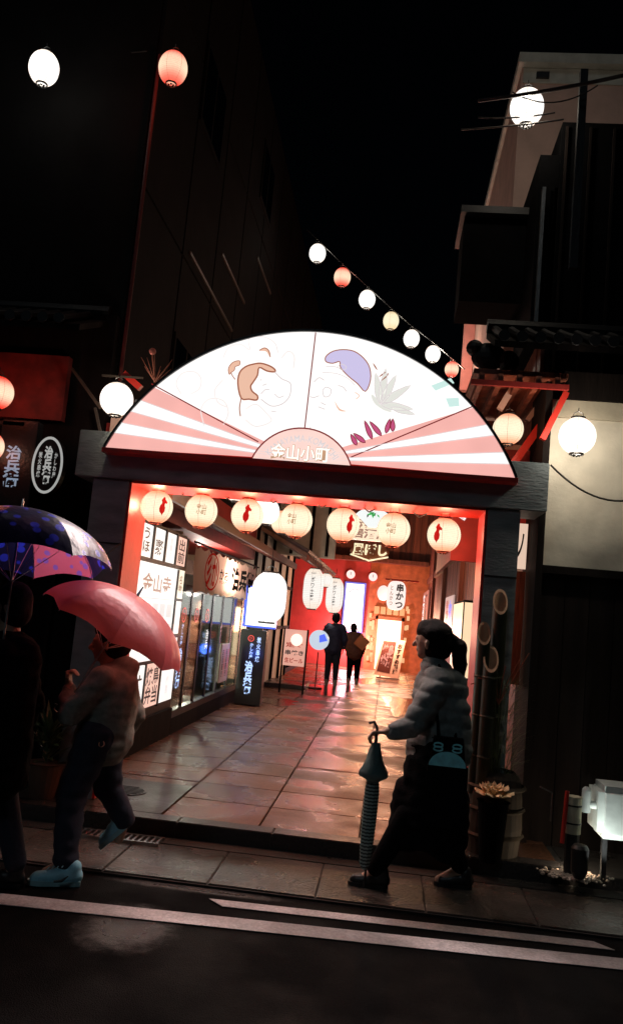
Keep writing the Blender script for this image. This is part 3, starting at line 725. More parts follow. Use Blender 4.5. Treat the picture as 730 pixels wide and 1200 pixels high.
# plinth and shop front
B().box((-3.9, 6.7, .1), (WX+.05, 9.36, .42)).make('plinth', DWOOD, lb_)
B().box((-3.9, 9.37, .1), (WX+.05, 14.1, .30)).make('sill', DWOOD, lb_)
fr = B()
ydo = [9.40, 9.95, 10.55, 11.2, 11.9, 12.7, 13.5, 14.1]
for yv in ydo: fr.box((WX-.02, yv-.035, .30), (WX+.008, yv+.035, 1.75))
fr.box((WX-.05, 9.36, 1.72), (WX+.05, 14.14, 1.80)).box((WX-.043, 9.36, .30), (WX+.043, 14.14, .38))
fr.make('door_frame', BLACK, lb_)
GL_ = glassy('dim_shop_glass', (.75, .85, .78), .72)
BLUEW = glow('blue_white_neon', (.45, .62, 1), 1.3)
REDN = glow('red_emblem_light', (.9, .1, .08), .8)
for i in range(len(ydo)-1):
    g = B().box((WX-.008, ydo[i]+.042, .385), (WX+.0, ydo[i+1]-.042, 1.715)).make('glass_pane', GL_, lb_)
    if i < 3:
        yc = (ydo[i]+ydo[i+1])/2+(.02 if i else -.05)
        b = B()
        for k in range(24):
            a, c = 2*math.pi*k/24, 2*math.pi*(k+1)/24
            b.poly([(WX+.006, yc+.11*math.cos(a), 1.45+.09*math.sin(a)), (WX+.006, yc+.11*math.cos(c), 1.45+.09*math.sin(c)), (WX+.006, yc+.085*math.cos(c), 1.45+.07*math.sin(c)), (WX+.006, yc+.085*math.cos(a), 1.45+.07*math.sin(a))])
        b.make('emblem_ring', REDN, g)
        text('か', (WX+.006, yc, 1.45), YP, ZP, .1, .09, REDN, g)
        if i == 0:
            text('かしわ屋', (WX+.006, yc, 1.22), YP, ZP, .09, .26, BLUEW, g, vertical=True)
            text('治兵衛', (WX+.006, yc, .84), YP, ZP, .2, .46, BLUEW, g, vertical=True, bold=.03)
        elif i == 2:
            text('治兵', (WX+.006, yc+.1, 1.14), YP, ZP, .16, .26, glow('white_door_letters', (1, 1, 1), .9), g, vertical=True, bold=.02)
# interior
B().box((-3.9, 9.42, .1), (-3.84, 14.1, 2.4)).box((-3.9, 9.42, .1), (WX-.06, 14.1, .28)).box((-3.9, 9.38, .3), (WX-.06, 9.42, 2.4)).make('interior_wall', mat('interior_plaster', (.3, .3, .25), .7), lb_)
B().box((-3.2, 9.8, .28), (-2.9, 13.6, .95)).make('counter', DWOOD, lb_)
shelf = B()
for k in range(3): shelf.box((-3.83, 9.7, .9+k*.35), (-3.6, 13.8, .93+k*.35))
shelf.make('shelf', DWOOD, lb_)
for k in range(18):
    yk = 9.85+k*.21; B().cone((-3.7, yk, .93), (-3.7, yk, 1.12), .035, .035, 8).cone((-3.7, yk, 1.12), (-3.7, yk, 1.2), .03, .012, 8).make('bottle', mat('green_bottle', (.05, .16, .06), .1, obj_rand=.4), lb_)
lt = thing('ceiling_lamp', 'dim greenish tube lamp inside the shop behind the glass doors', 'lamp', (-3.1, 11, 1.72))
B().box((-3.16, 10.4, 1.74), (-3.04, 11.6, 1.78)).make('fitting', BLACK, lt)
B().box((-3.13, 10.42, 1.71), (-3.07, 11.58, 1.739)).make('tube', glow('dim_tube', (.75, 1, .7), 2.0), lt)
B().box((-2.75, 10.35, .95), (-2.70, 10.5, 1.0)).make('small_light', glow('fridge_light', (.8, 1, .6), 1.8), lt)
mp_ = tag(B().box((-2.33, 11.95, .5), (-2.31, 12.55, 1.05), bev=.003).make('menu_poster', mat('poster_paper', (.6, .5, .5), .6)), 'small reddish printed menu standing low inside the third glass door', 'poster')
for k in range(4): text('お品書き', (-2.305, 12.06+.13*k, .78), YP, ZP, .09, .4, RINK if k % 2 else INK, mp_, vertical=True)

# noren curtain
NOR = cloth('noren_cloth', (.62, .44, .35), (.8, .52, .4), .55, rough=.95)
nor = thing('noren_curtain', 'tan shop curtain lettered in red and black over the glass doors', 'curtain', (WX+.1, 11.6, 2.3))
def noren_x(y): return WX+.11+.018*math.sin(y*7)
ya, yb = 9.42, 14.0; nb = 7
for k in range(nb):
    y0, y1 = ya+(yb-ya)*k/nb+.006, ya+(yb-ya)*(k+1)/nb-.006
    b = B(); G = []
    for i in range(9):
        y = y0+(y1-y0)*i/8; colv = []
        for j in range(6):
            z = 2.27-(.54+.012*math.sin(k*2.1+i*.8))*j/5
            topdip = .045*math.sin(math.pi*((i/8*2) % 1)) if j == 0 else 0
            colv.append(b.b.verts.new((noren_x(y)+.012*math.sin(j*.9+y*3), y, z-topdip)))
        G.append(colv)
    for A, C in zip(G, G[1:]):
        for j in range(5): b.b.faces.new((A[j], C[j], C[j+1], A[j+1]))
    b.make('cloth_panel', NOR, nor, smooth=True)
B().tube([(WX+.11, ya-.08, 2.29), (WX+.11, yb+.08, 2.29)], .014, 8).make('curtain_rod', DWOOD, nor)
def nz(yc, z): return (WX+.145, yc, z)
text('彡か', nz(10.25, 2.0), YP, ZP, .62, .40, REDINK, nor, bold=.03)
def nring(yc, zc, ra, rb, w_):
    b = B()
    for k in range(20):
        a, c = 2*math.pi*k/20, 2*math.pi*(k+1)/20
        P = lambda t, s_: (WX+.145, yc+(ra-s_)*math.cos(t), zc+(rb-s_*.5)*math.sin(t))
        b.poly([P(a, 0), P(c, 0), P(c, w_), P(a, w_)])
    return b
nring(10.25, 2.0, .42, .235, .05).make('emblem_ring', REDINK, nor)
text('かお', nz(11.05, 2.0), YP, ZP, .62, .14, INK, nor, bold=.02)
text('かしわ屋', nz(11.0, 1.9), YP, ZP, .5, .04, REDINK, nor)
text('治兵衛', nz(12.5, 1.99), YP, ZP, 1.9, .34, INK, nor, bold=.05)

# eave above the noren (tile eave with dark underside)
ev = thing('shop_eave', 'dark wooden eave running back over the shop curtain', 'roof', (-2.1, 11, 2.5))
B().poly([(WX+.002, 6.75, 2.62), (-1.86, 6.75, 2.46), (-1.86, 6.75, 2.52), (WX+.002, 6.75, 2.72)], ext=(0, 9.6, 0)).make('eave_board', DWOOD, ev)
B().box((-1.885, 6.74, 2.43), (-1.85, 16.36, 2.535)).make('gutter', mat('bronze_gutter', (.18, .10, .06), .4, .4), ev)
rf = B().box((0, 0, 0), (.46, .05, .05)).mesh('rafter'); rf.materials.append(RWOOD)
for k in range(24):
    o = bpy.data.objects.new('rafter', rf); COL.objects.link(o); o.parent = ev
    o.location = Vector((WX+.01, 6.9+k*.4, 2.575))-Vector(ev.location); o.rotation_euler = (0, math.radians(18), 0)

ld = bpy.data.lights.new('noren_fill', 'AREA'); ld.shape = 'RECTANGLE'; ld.size = 4.3; ld.size_y = .2; ld.energy = 210; ld.color = (1, .84, .74)  # unseen lamp added behind the curtain so the cloth glows
lo = bpy.data.objects.new('noren_fill', ld); COL.objects.link(lo); lo.parent = lt
lo.location = Vector((-2.75, 11.7, 2.08))-Vector(lt.location); lo.rotation_euler = (math.radians(90), 0, math.radians(90))
lo.rotation_euler = Vector((1, 0, 0)).to_track_quat('-Z', 'Z').to_euler()
B().box((-2.82, 9.55, 1.98), (-2.76, 13.9, 2.18)).make('fill_housing', BLACK, lt)  # box added behind the curtain fill lamp
# =================================================================== THINGS ALONG THE LEFT OF THE ALLEY
bl = lantern(atY(315, 700, 12.4), .262, 'large plain white barrel lantern beside the shop curtain', paper('plain_white_paper', (1, 1, .99), (1, .97, .95), 1.6, ribs=14), 'drum', watts=60, light=(1, .9, .8), name='barrel_lantern', sz=1.0, cable=.2, seam=True)
sb = thing('standing_sign', 'black standing sign with glowing blue white characters under the big white lantern', 'sign', (-2.0, 12.9, .12))
BL = glow('deep_blue_light', (.08, .16, 1), 1.0)
B().box((-2.22, 12.85, .14), (-1.82, 13.1, 1.27), bev=.008).make('sign_body', BLACK, sb)
B().box((-2.12, 12.95, .12), (-1.9, 13.02, 1.3)).make('sign_foot', BLACK, sb)
text('治兵衛', (-2.045, 12.845, .55), XP, ZP, .13, .50, BLUEW, sb, vertical=True, bold=.04)
text('かしわ屋', (-2.03, 12.845, .95), XP, ZP, .055, .24, BLUEW, sb, vertical=True, bold=.02)
text('炭火串焼', (-1.925, 12.845, .98), XP, ZP, .065, .38, BLUEW, sb, vertical=True, bold=.02)
b = B()
for k in range(20):
    a, c = 2*math.pi*k/20, 2*math.pi*(k+1)/20
    b.poly([(-2.05+.05*math.cos(a), 12.845, 1.14+.05*math.sin(a)), (-2.05+.05*math.cos(c), 12.845, 1.14+.05*math.sin(c)), (-2.05+.036*math.cos(c), 12.845, 1.14+.036*math.sin(c)), (-2.05+.036*math.cos(a), 12.845, 1.14+.036*math.sin(a))])
b.make('emblem_ring', REDN, sb); text('か', (-2.05, 12.845, 1.14), XP, ZP, .045, .045, REDN, sb)
ld = bpy.data.lights.new('blue_glow', 'POINT'); ld.energy = 2; ld.color = (.05, .15, 1); ld.shadow_soft_size = .08
lo = bpy.data.objects.new('blue_glow', ld); COL.objects.link(lo); lo.parent = sb; lo.location = (.02, -.15, .8)
pb = thing('light_box_sign', 'white lit panel with blue edge behind the barrel lantern', 'sign', (-2.0, 13.3, 1.3))
B().box((-2.28, 13.25, 1.30), (-1.75, 13.38, 1.95), bev=.006).make('panel_case', BL, pb)
B().box((-2.23, 13.235, 1.33), (-1.75, 13.249, 1.93)).make('panel_face', glow('bright_white_panel', (1, 1, 1), 1.5), pb)
# pale wall and posts beyond
mid = thing('pale_house', 'pale plastered house with dark posts further down on the left', 'house', (-2.6, 17, 0))
B().box((-3.6, 14.25, .1), (-2.36, 20.4, 5.6)).make('wall', PLAS, mid)
def zwall(yv, z0, z1, wd=.08): return B().box((-2.36, yv, z0), (-2.31, yv+wd, z1))
for k, yv in enumerate((14.3, 15.2, 16.4, 17.6, 18.8, 20.0)): zwall(yv, .12, 5.5).make('post', DWOOD, mid)
for z in (1.2, 2.1, 3.4): B().box((-2.355, 14.39, z), (-2.325, 20.0, z+.07)).make('crossbar', DWOOD, mid)
B().box((-2.357, 14.4, .14), (-2.34, 15.18, 2.09)).make('door', DWOOD, mid)
B().box((-2.357, 15.3, .14), (-2.34, 16.38, 1.19)).make('dado_board', RWOOD, mid)
# gabled wall and its sloping roof seen between lanterns
gb = thing('gabled_house', 'pale upper wall with a sloping tiled roof seen between the middle gate lanterns', 'house', (-1.7, 16, 3))
B().poly([(-2.34, 16.6, 2.72), (-1.15, 16.6, 2.72), (-1.15, 16.6, 4.6), (-2.34, 16.6, 4.6)], ext=(0, .2, 0)).make('wall', PLAS, gb)
for xx in (-2.05, -1.66, -1.34): B().box((xx, 16.56, 2.75), (xx+.06, 16.598, 4.6)).make('post', DWOOD, gb)
slope = Vector((0, 1, 0))
b = B(); P0 = Vector((-1.95, 14.6, 2.95)); 
B().poly([(-2.34, 14.4, 3.05), (-1.45, 14.4, 2.62), (-1.45, 14.4, 2.55), (-2.34, 14.4, 2.98)], ext=(0, 7.5, 0)).make('roof_board', mat('weathered_roof_board', (.22, .13, .09), .6, var=.3, stretch=(1, .2, 1)), gb)
rt = B().tube([(0, 0, 0), (.45, 0, -.215), (.9, 0, -.43)], .04, 6).mesh('roof_tile'); rt.materials.append(mat('brown_grey_tile', (.12, .09, .08), .4, obj_rand=.3))
for k in range(44):
    o = bpy.data.objects.new('roof_tile', rt); COL.objects.link(o); o.parent = gb; o.location = Vector((-2.34, 14.45+.17*k, 3.09))-Vector(gb.location)
B().box((-1.47, 14.38, 2.5), (-1.43, 21.9, 2.6)).make('gutter', RWOOD, gb)

JAR = paper('jar_lantern_paper', (1, .97, .9), (1, .85, .7), 1.05, ribs=22)
JT = [('text', 'ボワ士客', .0, .0, .36, 2.3, True), ('text', '居酒屋', 0, 1.5, .5, .13, False)]
lantern(atY(367, 690, 15.6), .19, 'tall white lantern with a column of black characters, nearest of the pair', JAR, 'jar', 'tall lettered lanterns outside the bar', mark=JT, mcol=DINK, watts=26, light=(1, .9, .75), name='jar_lantern', cable=.1)
lantern(atY(392, 698, 18.2), .19, 'tall white lettered lantern behind and right of the nearer one', JAR, 'jar', 'tall lettered lanterns outside the bar', mark=JT, mcol=DINK, watts=26, light=(1, .9, .75), name='jar_lantern', cable=.1)
lantern(atY(382, 680, 17.3), .14, 'plain white lantern squeezed between the two tall lettered lanterns', JAR, 'round', watts=4, light=(1, .9, .8))
ps = thing('poster_board', 'small red and white lit menu board by the pale house door', 'sign', (-1.68, 15.5, .12))
B().box((-1.88, 15.5, .12), (-1.85, 15.55, 1.3)).box((-1.45, 15.5, .12), (-1.42, 15.55, 1.3)).make('leg', DWOOD, ps)
pf = B().box((-1.85, 15.5, .62), (-1.45, 15.54, 1.28)).make('board', glow('menu_board_light', (.9, .45, .35), .8), ps)
for k in range(3): text(('生ビール', '串焼き', '定食')[k], (-1.65, 15.495, .72+.14*k), XP, ZP, .34, .09, (RINK, DINK, RINK)[k], pf, bold=.03)
B().ball((-1.62, 15.42, 1.1), .11, 14).make('globe', glow('globe_light', (1, .85, .7), 1.3), ps)
rs = thing('round_sign', 'round white disc sign on a thin pole beside the standing man', 'sign', (-1.30, 17, .12))
cR = atY(374, 750, 17)
B().cone(cR+Vector((0, .03, 0)), cR+Vector((0, -.03, 0)), .2, seg=28).make('disc', glow('disc_white', (.72, .85, 1), .75), rs)
B().poly([cR+Vector((.0, -.034, .09)), cR+Vector((.10, -.034, .13)), cR+Vector((.17, -.034, .0)), cR+Vector((.01, -.034, -.05))], ext=(0, -.003, 0)).make('blue_patch', BL, rs)
B().cone((cR.x, 17.02, .12), (cR.x, 17.02, cR.z-.24), .012).cone((cR.x, 17.02, .12), (cR.x, 17.02, .15), .14, seg=16).make('pole', BLACK, rs)
# step and mat near far people
tag(B().box((-2.3, 16.4, .12), (-1.5, 17.6, .2), bev=.01).make('door_step', PAVE2), 'low dark stone step before the bar door', 'step')

# =================================================================== RIGHT SIDE OF THE ALLEY
RX = 1.1
rw = thing('cedar_wall', 'reddish cedar boarded wall along the right side of the alley', 'wall', (RX, 15, 0))
bd = B().box((0, 0, 0), (.03, .188, 5.3)).mesh('board'); bd.materials.append(RWOOD)
yv = 7.0
while yv < 24.6:
    o = bpy.data.objects.new('board', bd); COL.objects.link(o); o.parent = rw
    o.location = Vector((RX+random.uniform(0, .006), yv, .12))-Vector(rw.location); yv += .195
B().box((RX+.04, 7.0, .1), (RX+.4, 24.7, 5.45)).make('wall_core', DWOOD, rw)
for yv in (9.2, 12.9, 17, 21): B().box((RX-.07, yv, .12), (RX, yv+.13, 5.3)).make('post', RWOOD, rw)
B().box((RX-.05, 7.0, 2.75), (RX-.001, 24.6, 2.9)).make('rail', RWOOD, rw)
def rposter(ya, yb, z0, z1, label, bodies, base):
    p = tag(B().box((RX-.10, ya, z0), (RX-.075, yb, z1), bev=.003).make('poster', base), label, 'poster')
    for body, f_, m_ in bodies: text(body, (RX-.103, ya+(yb-ya)*f_, (z0+z1)/2), (0, -1, 0), ZP, (yb-ya)*.34, (z1-z0)*.85, m_, p, vertical=True, bold=.04)
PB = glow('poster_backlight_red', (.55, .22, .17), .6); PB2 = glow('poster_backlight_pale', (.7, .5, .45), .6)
rposter(22.2, 25.2, 1.45, 2.5, 'reddish lettered poster on the cedar wall left of the woman head', [('酒場', .3, DINK), ('地鶏料理', .75, WHITEG)], PB)
rposter(13.4, 15.2, 1.3, 2.1, 'red and blue picture poster on the cedar wall right of the woman head', [('季節の味', .7, RINK), ('夜', .3, BL)], PB2)
ls = thing('vertical_light_sign', 'narrow cream lit sign standing at the right wall near the gate pillar', 'sign', (RX-.1, 11.4, 1))
B().box((RX-.16, 10.75, .95), (RX-.04, 12.35, 1.95), bev=.005).make('sign_case', DWOOD, ls)
B().box((RX-.167, 10.8, .98), (RX-.161, 12.3, 1.92)).box((RX-.15, 10.742, .98), (RX-.05, 10.749, 1.92)).make('sign_face', glow('cream_sign_light', (1, .72, .45), 1.0), ls)
rc = thing('red_canopy', 'dark red painted board canopy under the right end of the beam', 'canopy', (.8, 7.3, 2.3))
B().box((.47, 6.95, 2.14), (1.08, 7.01, 3.1)).make('front_board', REDW, rc)
B().box((.47, 7.012, 2.14), (.50, 9.0, 3.1)).make('side_board', REDW, rc)
# small fan-shaped green sign and lettering sign hung in the alley
gs = thing('small_fan_sign', 'small fan shaped lit sign with green leaves behind the gate beam', 'sign', (-.27, 9, 2.6))
b = B(); cgs = atY(436, 616, 9.0)
P = []
for k in range(13):
    t = math.radians(-52+104*k/12); P.append(cgs+Vector((.235*math.sin(t)*1.0, 0, .205*math.cos(t)-.01)))
P += [cgs+Vector((.04, 0, -.015)), cgs+Vector((-.04, 0, -.015))]
b.poly(P, ext=(0, .06, 0)); b.make('face', glow('fan_sign_light', (.85, .92, .92), 1.0), gs)
GRN = glow('green_print', (.08, .5, .14), .9)
for k in range(16):
    a = random.uniform(0, 6.28); r_ = random.uniform(0, .07); q = cgs+Vector((r_*math.cos(a), -.004, .12+.6*r_*math.sin(a)))
    t = Vector((math.cos(a*3), 0, math.sin(a*3)))*.025; n_ = Vector((-t.z, 0, t.x))*.4
    B().poly([q-t, q+n_, q+t, q-n_]).make('printed_leaf', GRN if k % 4 else DINK, gs)
lw_ = thing('menu_panel_sign', 'pale lit panel crowded with brown characters between two gate lanterns', 'sign', (-.3, 9.3, 2.4))
cc = atY(434, 620, 9.3)
B().box(cc+Vector((-.24, 0, -.13)), cc+Vector((.24, .05, .13))).make('panel', glow('amber_panel', (1, .82, .6), .95), lw_)
text('海鮮\n居酒屋', cc+Vector((0, -.005, 0)), XP, ZP, .42, .22, BRINK, lw_, bold=.04)
b_ = atY(433, 646, 11.5)
ws = thing('cutout_letter_sign', 'cream cut out characters on an oval board below the small fan sign', 'sign', b_)
B().ball(b_+Vector((0, .06, 0)), .27, 20, (1, .12, .38)).make('oval_board', mat('brown_board', (.3, .1, .04), .5), ws)
text('風ぼし', b_+Vector((0, .0, .02)), XP, ZP, .48, .17, glow('cream_cutout', (1, .86, .55), 1.05), ws, bold=.05)
text('Ichiyoshi', b_+Vector((0, .0, .15)), XP, ZP, .26, .06, glow('red_small_letters', (.8, .1, .1), .8), ws, bold=.02)
B().tube([b_+Vector((-.26, .0, -.06)), b_+Vector((0, -.01, -.13)), b_+Vector((.26, 0, -.06))], .012, 6).make('swoosh', glow('cream_cutout', (1, .86, .55), 1.05), ws)
gbl = tag(B().ball(atY(472, 595, 9.0), .055, 12).make('green_ball_lamp', glow('green_ball', (.3, .75, .3), .9)), 'tiny green ball lamp right of the small fan sign', 'lamp')
sp_ = thing('flood_lamp', 'white angled flood lamp under the beam above the rightmost gate lantern', 'lamp', atY(538, 603, 7.4))
q = atY(537, 603, 7.0)
B().box(q+Vector((-.07, -.05, -.025)), q+Vector((.07, .06, .03)), rot=Matrix.Rotation(.5, 3, 'Y')).make('lamp_face', glow('flood_white', (1, .95, .92), 1.3), sp_)
B().box(q+Vector((-.075, .06, -.03)), q+Vector((.075, .1, .04)), rot=Matrix.Rotation(.5, 3, 'Y')).make('lamp_body', BLACK, sp_)

# =================================================================== END OF THE ALLEY
EY = 25.5
ew = thing('end_building', 'red and orange plastered building closing the far end of the alley', 'building', (0, EY, 0))
B().box((-3.2, EY, .1), (-.62, EY+.4, 3.35)).make('red_wall', mat('crimson_plaster', (.6, .06, .05), .6, var=.15, scale=3, bump=.1), ew)
B().box((-.62, EY-.02, .1), (1.2, EY+.4, 3.35)).make('orange_wall', ORW, ew)
for k in range(22):
    B().box((-3.2+k*.2+.004, EY-.03+random.uniform(0, .02), 3.36), (-3.2+(k+1)*.2-.004, EY+.4, 7.5)).make('upper_board', RWOOD, ew)
B().box((-3.2, EY-.5, 3.30), (1.08, EY-.04, 3.42)).make('canopy', RWOOD, ew)
DG = glow('bright_doorway', (1, .86, .55), 2.2)
dr = B().box((-.28, EY-.05, .14), (.42, EY-.025, 1.62)).make('doorway', DG, ew)
B().box((-.36, EY-.1, .12), (-.28, EY-.03, 1.72)).box((.42, EY-.1, .12), (.5, EY-.03, 1.72)).box((-.36, EY-.1, 1.62), (.5, EY-.03, 1.72)).make('door_frame', mat('orange_frame', (.5, .2, .08), .5), ew)
for k in range(24):
    zz = .3+random.random()*1.7; xx = random.choice((-.48, -.4, .58)); xx += random.uniform(-.04, .04)
    B().box((xx-.04, EY-.07, zz), (xx+.04, EY-.03, zz+.14)).make('notice', glow('notice_glow', (1, .6, .3), .7), ew)
for k in range(5): B().box((-.42+.19*k, EY-.08, 1.78), (-.27+.19*k, EY-.03, 2.0)).make('notice', glow('notice_glow2', (1, .5, .2), .6), ew)
ld = bpy.data.lights.new('doorway_lamp', 'AREA'); ld.energy = 70; ld.color = (1, .45, .2); ld.size = 1.0
lo = bpy.data.objects.new('doorway_lamp', ld); COL.objects.link(lo); lo.location = (.07, EY-.16, 1.1); lo.rotation_euler = (math.radians(78), 0, math.radians(180)); lo.rotation_euler = Vector((-.1, -1, -.35)).to_track_quat('-Z', 'Y').to_euler()
lp = thing('vertical_light_box', 'tall bright white light panel with a blue edge on the red end wall', 'sign', (-1.0, EY-.1, 2))
B().box((-1.36, EY-.12, 1.15), (-.72, EY-.01, 2.66), bev=.01).make('panel_case', glow('violet_blue_edge', (.2, .2, .8), .9), lp)
B().box((-1.31, EY-.135, 1.2), (-.77, EY-.121, 2.61)).make('panel_face', glow('bright_white_panel2', (1, .98, 1), 1.8), lp)
b = B(); b.tube([(-1.2, EY-.14, 2.35), (-1.1, EY-.14, 2.45), (-1.0, EY-.14, 2.45), (-.9, EY-.14, 2.36)], .012, 5); b.make('printed_arch', DINK, lp)
for px, lb_t in ((437, 'round white clock-like disc on the end wall'), (411, 'round white disc half hidden behind the tall lettered lantern')):
    q = atY(px, 676 if px > 420 else 673, EY-.1)
    rd = thing('round_wall_sign', lb_t, 'sign', q)
    B().cone(q+Vector((0, .05, 0)), q+Vector((0, -.01, 0)), .13, seg=24).make('disc', glow('pale_disc', (1, .8, .75), 1.0), rd)
    B().cone(q+Vector((0, .06, 0)), q+Vector((0, 0, 0)), .15, seg=24).make('rim', RED, rd)
    B().box(q+Vector((-.008, -.014, -.02)), q+Vector((.008, -.011, .07))).make('hand', DINK, rd)
kc = atY(464, 698, 21.5)
ks = thing('hanging_oval_sign', 'white oval hanging sign with black characters above the bright doorway', 'sign', kc)
b = B(); P = []
for k in range(28):
    t = 2*math.pi*k/28; c_, s_ = math.cos(t), math.sin(t)
    P.append(kc+Vector((.24*math.copysign(abs(c_)**.6, c_), 0, .37*math.copysign(abs(s_)**.6, s_))))
b.poly(P, ext=(0, .1, 0)); b.make('sign_case', glow('oval_white', (1, .86, .8), 1.05), ks)
text('串かつ', kc+Vector((.09, -.006, 0)), XP, ZP, .2, .62, DINK, ks, vertical=True, bold=.04)
text('とんかつ', kc+Vector((-.12, -.006, 0)), XP, ZP, .09, .5, BRINK, ks, vertical=True, bold=.02)
B().box(kc+Vector((-.3, .02, .38)), kc+Vector((.55, .06, .42))).make('bracket', RED, ks)
pq = atY(449, 695, 22.0)
hp_ = tag(B().ball(pq, .16, 16, (1, .4, 1.25)).make('pale_side_lamp', glow('pale_lamp', (1, .8, .74), 1.05)), 'pale oval lamp just left of the hanging oval sign', 'lamp')
def sign_fill(p, e, col, par, size=.15):  # unseen point lamps added near the signs to brighten the walls around
    ld = bpy.data.lights.new('sign_fill', 'POINT'); ld.energy = e; ld.color = col; ld.shadow_soft_size = size
    lo = bpy.data.objects.new('sign_fill', ld); COL.objects.link(lo); lo.parent = par; lo.location = Vector(p)-Vector(par.location)
sign_fill(kc+Vector((-.1, .3, -.7)), 260, (1, .5, .3), ks); sign_fill((-1.04, EY-.6, 1.0), 220, (1, .5, .55), lp)
sign_fill(b_+Vector((0, .5, -.2)), 40, (1, .5, .25), ws)
# A-frame
af = thing('sandwich_board', 'tilted sandwich board with red black and white lettering before the bright doorway', 'sign', (.15, 22, .12))
A0, A1, A2, A3 = atY(448, 748, 22.1), atY(475, 751, 22.1), atY(466, 796, 21.9), atY(438, 790, 21.9)
B().poly([A0, A1, A2, A3], ext=(0, .04, 0)).make('board', mat('sandwich_board_white', (.7, .5, .42), .5), af)
def lerp4(u, v): return (A3.lerp(A2, u)).lerp(A0.lerp(A1, u), v)
def awarp(c_, wd, ht):
    return lambda a, z: lerp4(c_[0]+a, c_[1]+z)+Vector((0, -.006, 0))
B().poly([lerp4(*q)+Vector((0, -.003, 0)) for q in ((.08, .1), (.62, .1), (.62, .94), (.08, .94))], ext=(0, -.001, 0)).make('dark_panel', mat('board_dark_red', (.1, .02, .015), .5), af)
text('焼鳥\n地酒', (0, 0, 0), XP, ZP, .48, .6, glow('board_pink_letters', (.8, .4, .35), .6), af, warp=awarp((.35, .55), 1, 1), bold=.05)
text('おすすめ料理', (0, 0, 0), XP, ZP, .2, .8, INK, af, warp=awarp((.81, .5), 1, 1), vertical=True, bold=.03)
B().box((-.18, 21.9, .12), (.42, 21.95, .16)).box((-.1, 22.3, .12), (-.06, 22.34, 1.1)).box((.38, 22.3, .12), (.42, 22.34, 1.1)).make('stand', METAL, af)

# =================================================================== RIGHT BUILDINGS
# roadside house at right: lower dark boards, pale wall band, tiled roof
rh = thing('roadside_house', 'dark boarded house with a lit pale wall band at right of the gate', 'house', (2.4, 6.5, 0))
B().box((1.11, 6.42, 2.12), (5, 6.95, 3.26)).make('pale_wall', PLAS, rh)
B().box((1.105, 6.40, 3.262), (5, 6.95, 3.40)).make('wall_plate', mat('pale_timber', (.45, .4, .3), .6), rh)
B().box((1.09, 6.38, 3.402), (5, 6.95, 3.62)).make('lintel', DWOOD, rh)
B().box((1.09, 6.36, 2.06), (5, 6.95, 2.118)).make('sill', DWOOD, rh)
B().box((1.06, 6.34, .1), (1.11, 6.97, 3.6)).make('corner_post', DWOOD, rh)
for k in range(20):
    B().box((1.12+k*.18+.002, 6.42+random.uniform(0, .008), .1), (1.12+(k+1)*.18-.004, 6.48, 2.058)).make('board', DWOOD, rh)
# rafters lit red between fan and wall
re = thing('red_eave', 'red lit wooden eave with slanting struts right of the fan sign', 'roof', (.8, 6.5, 3.3))
B().box((.5, 6.25, 3.52), (1.2, 7.6, 3.56)).make('eave_board', RWOOD, re)
for k in range(5): B().box((.54+k*.14, 6.22, 3.46), (.58+k*.14, 7.55, 3.519)).make('rafter', RWOOD, re)
B().box((.48, 6.2, 3.42), (1.2, 6.23, 3.46)).make('fascia', REDW, re)
def bar(p, q, w_, name, m_, par):
    p, q = Vector(p), Vector(q); d = q-p; M = d.to_track_quat('Z', 'Y').to_matrix(); b = B()
    bmesh.ops.create_cube(b.b, size=1, matrix=Matrix.Translation((p+q)/2) @ M.to_4x4() @ Matrix.Diagonal((w_, w_, d.length, 1))); return b.make(name, m_, par)
bar(atY(585, 480, 6.6), atY(602, 452, 6.6), .05, 'strut', PLASP, re)
bar(atY(600, 545, 6.7), atY(632, 500, 6.7), .06, 'strut', RED, re)
bar(atY(635, 515, 6.3), atY(663, 460, 6.3), .045, 'strut', RED, re)
bar(atY(618, 492, 6.9), atY(634, 470, 6.9), .04, 'strut', PLASP, re)
B().box((.55, 7.62, 2.84), (1.05, 7.68, 3.5)).make('back_wall', RWOOD, re)
B().box((.86, 6.98, 2.84), (1.05, 7.04, 3.15)).make('pale_panel', PLASP, re)
# ink scroll behind right pillar
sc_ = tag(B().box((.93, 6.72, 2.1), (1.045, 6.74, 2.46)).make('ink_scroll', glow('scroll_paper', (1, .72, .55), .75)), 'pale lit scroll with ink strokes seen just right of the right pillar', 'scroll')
text('ソ', (.985, 6.715, 2.28), XP, ZP, .07, .2, INK, sc_, bold=.02)
tag(B().box((.93, 6.73, 1.2), (1.05, 6.78, 2.08)).make('red_slat_door', RWOOD), 'narrow red brown door strip behind the right pillar', 'door')
# tall building behind right
tb = thing('tall_building', 'pale walled tall building behind the tiled roof at upper right', 'building', (2, 9, 0))
TX = .93
B().box((TX, 8.25, 3.6), (5, 12.4, 7.45)).make('wall', PLASP, tb)
B().box((TX-.04, 8.15, 7.452), (5, 12.4, 7.56)).make('cornice', mat('cornice_pale', (.5, .5, .44), .6), tb)
B().box((TX+.02, 8.235, 7.28), (5, 8.249, 7.44)).make('frieze', mat('cornice_pale', (.5, .5, .44), .6), tb)
B().box((TX+.15, 8.2, 7.32), (TX+.28, 8.234, 7.38)).make('vent', BLACK, tb)
dk = thing('dark_house', 'black house front rising over the tiled roof at right', 'house', (2.5, 7.2, 0))
B().box((1.17, 6.98, 3.7), (6, 8.1, 6.05)).make('front_wall', NIGHTB, dk)
B().box((1.0, 7.0, 4.1), (1.168, 8.0, 5.75)).make('side_wall', NIGHTB, dk)
B().box((.42, 7.6, 4.62), (.998, 8.2, 5.45)).make('bay', NIGHTB, dk)
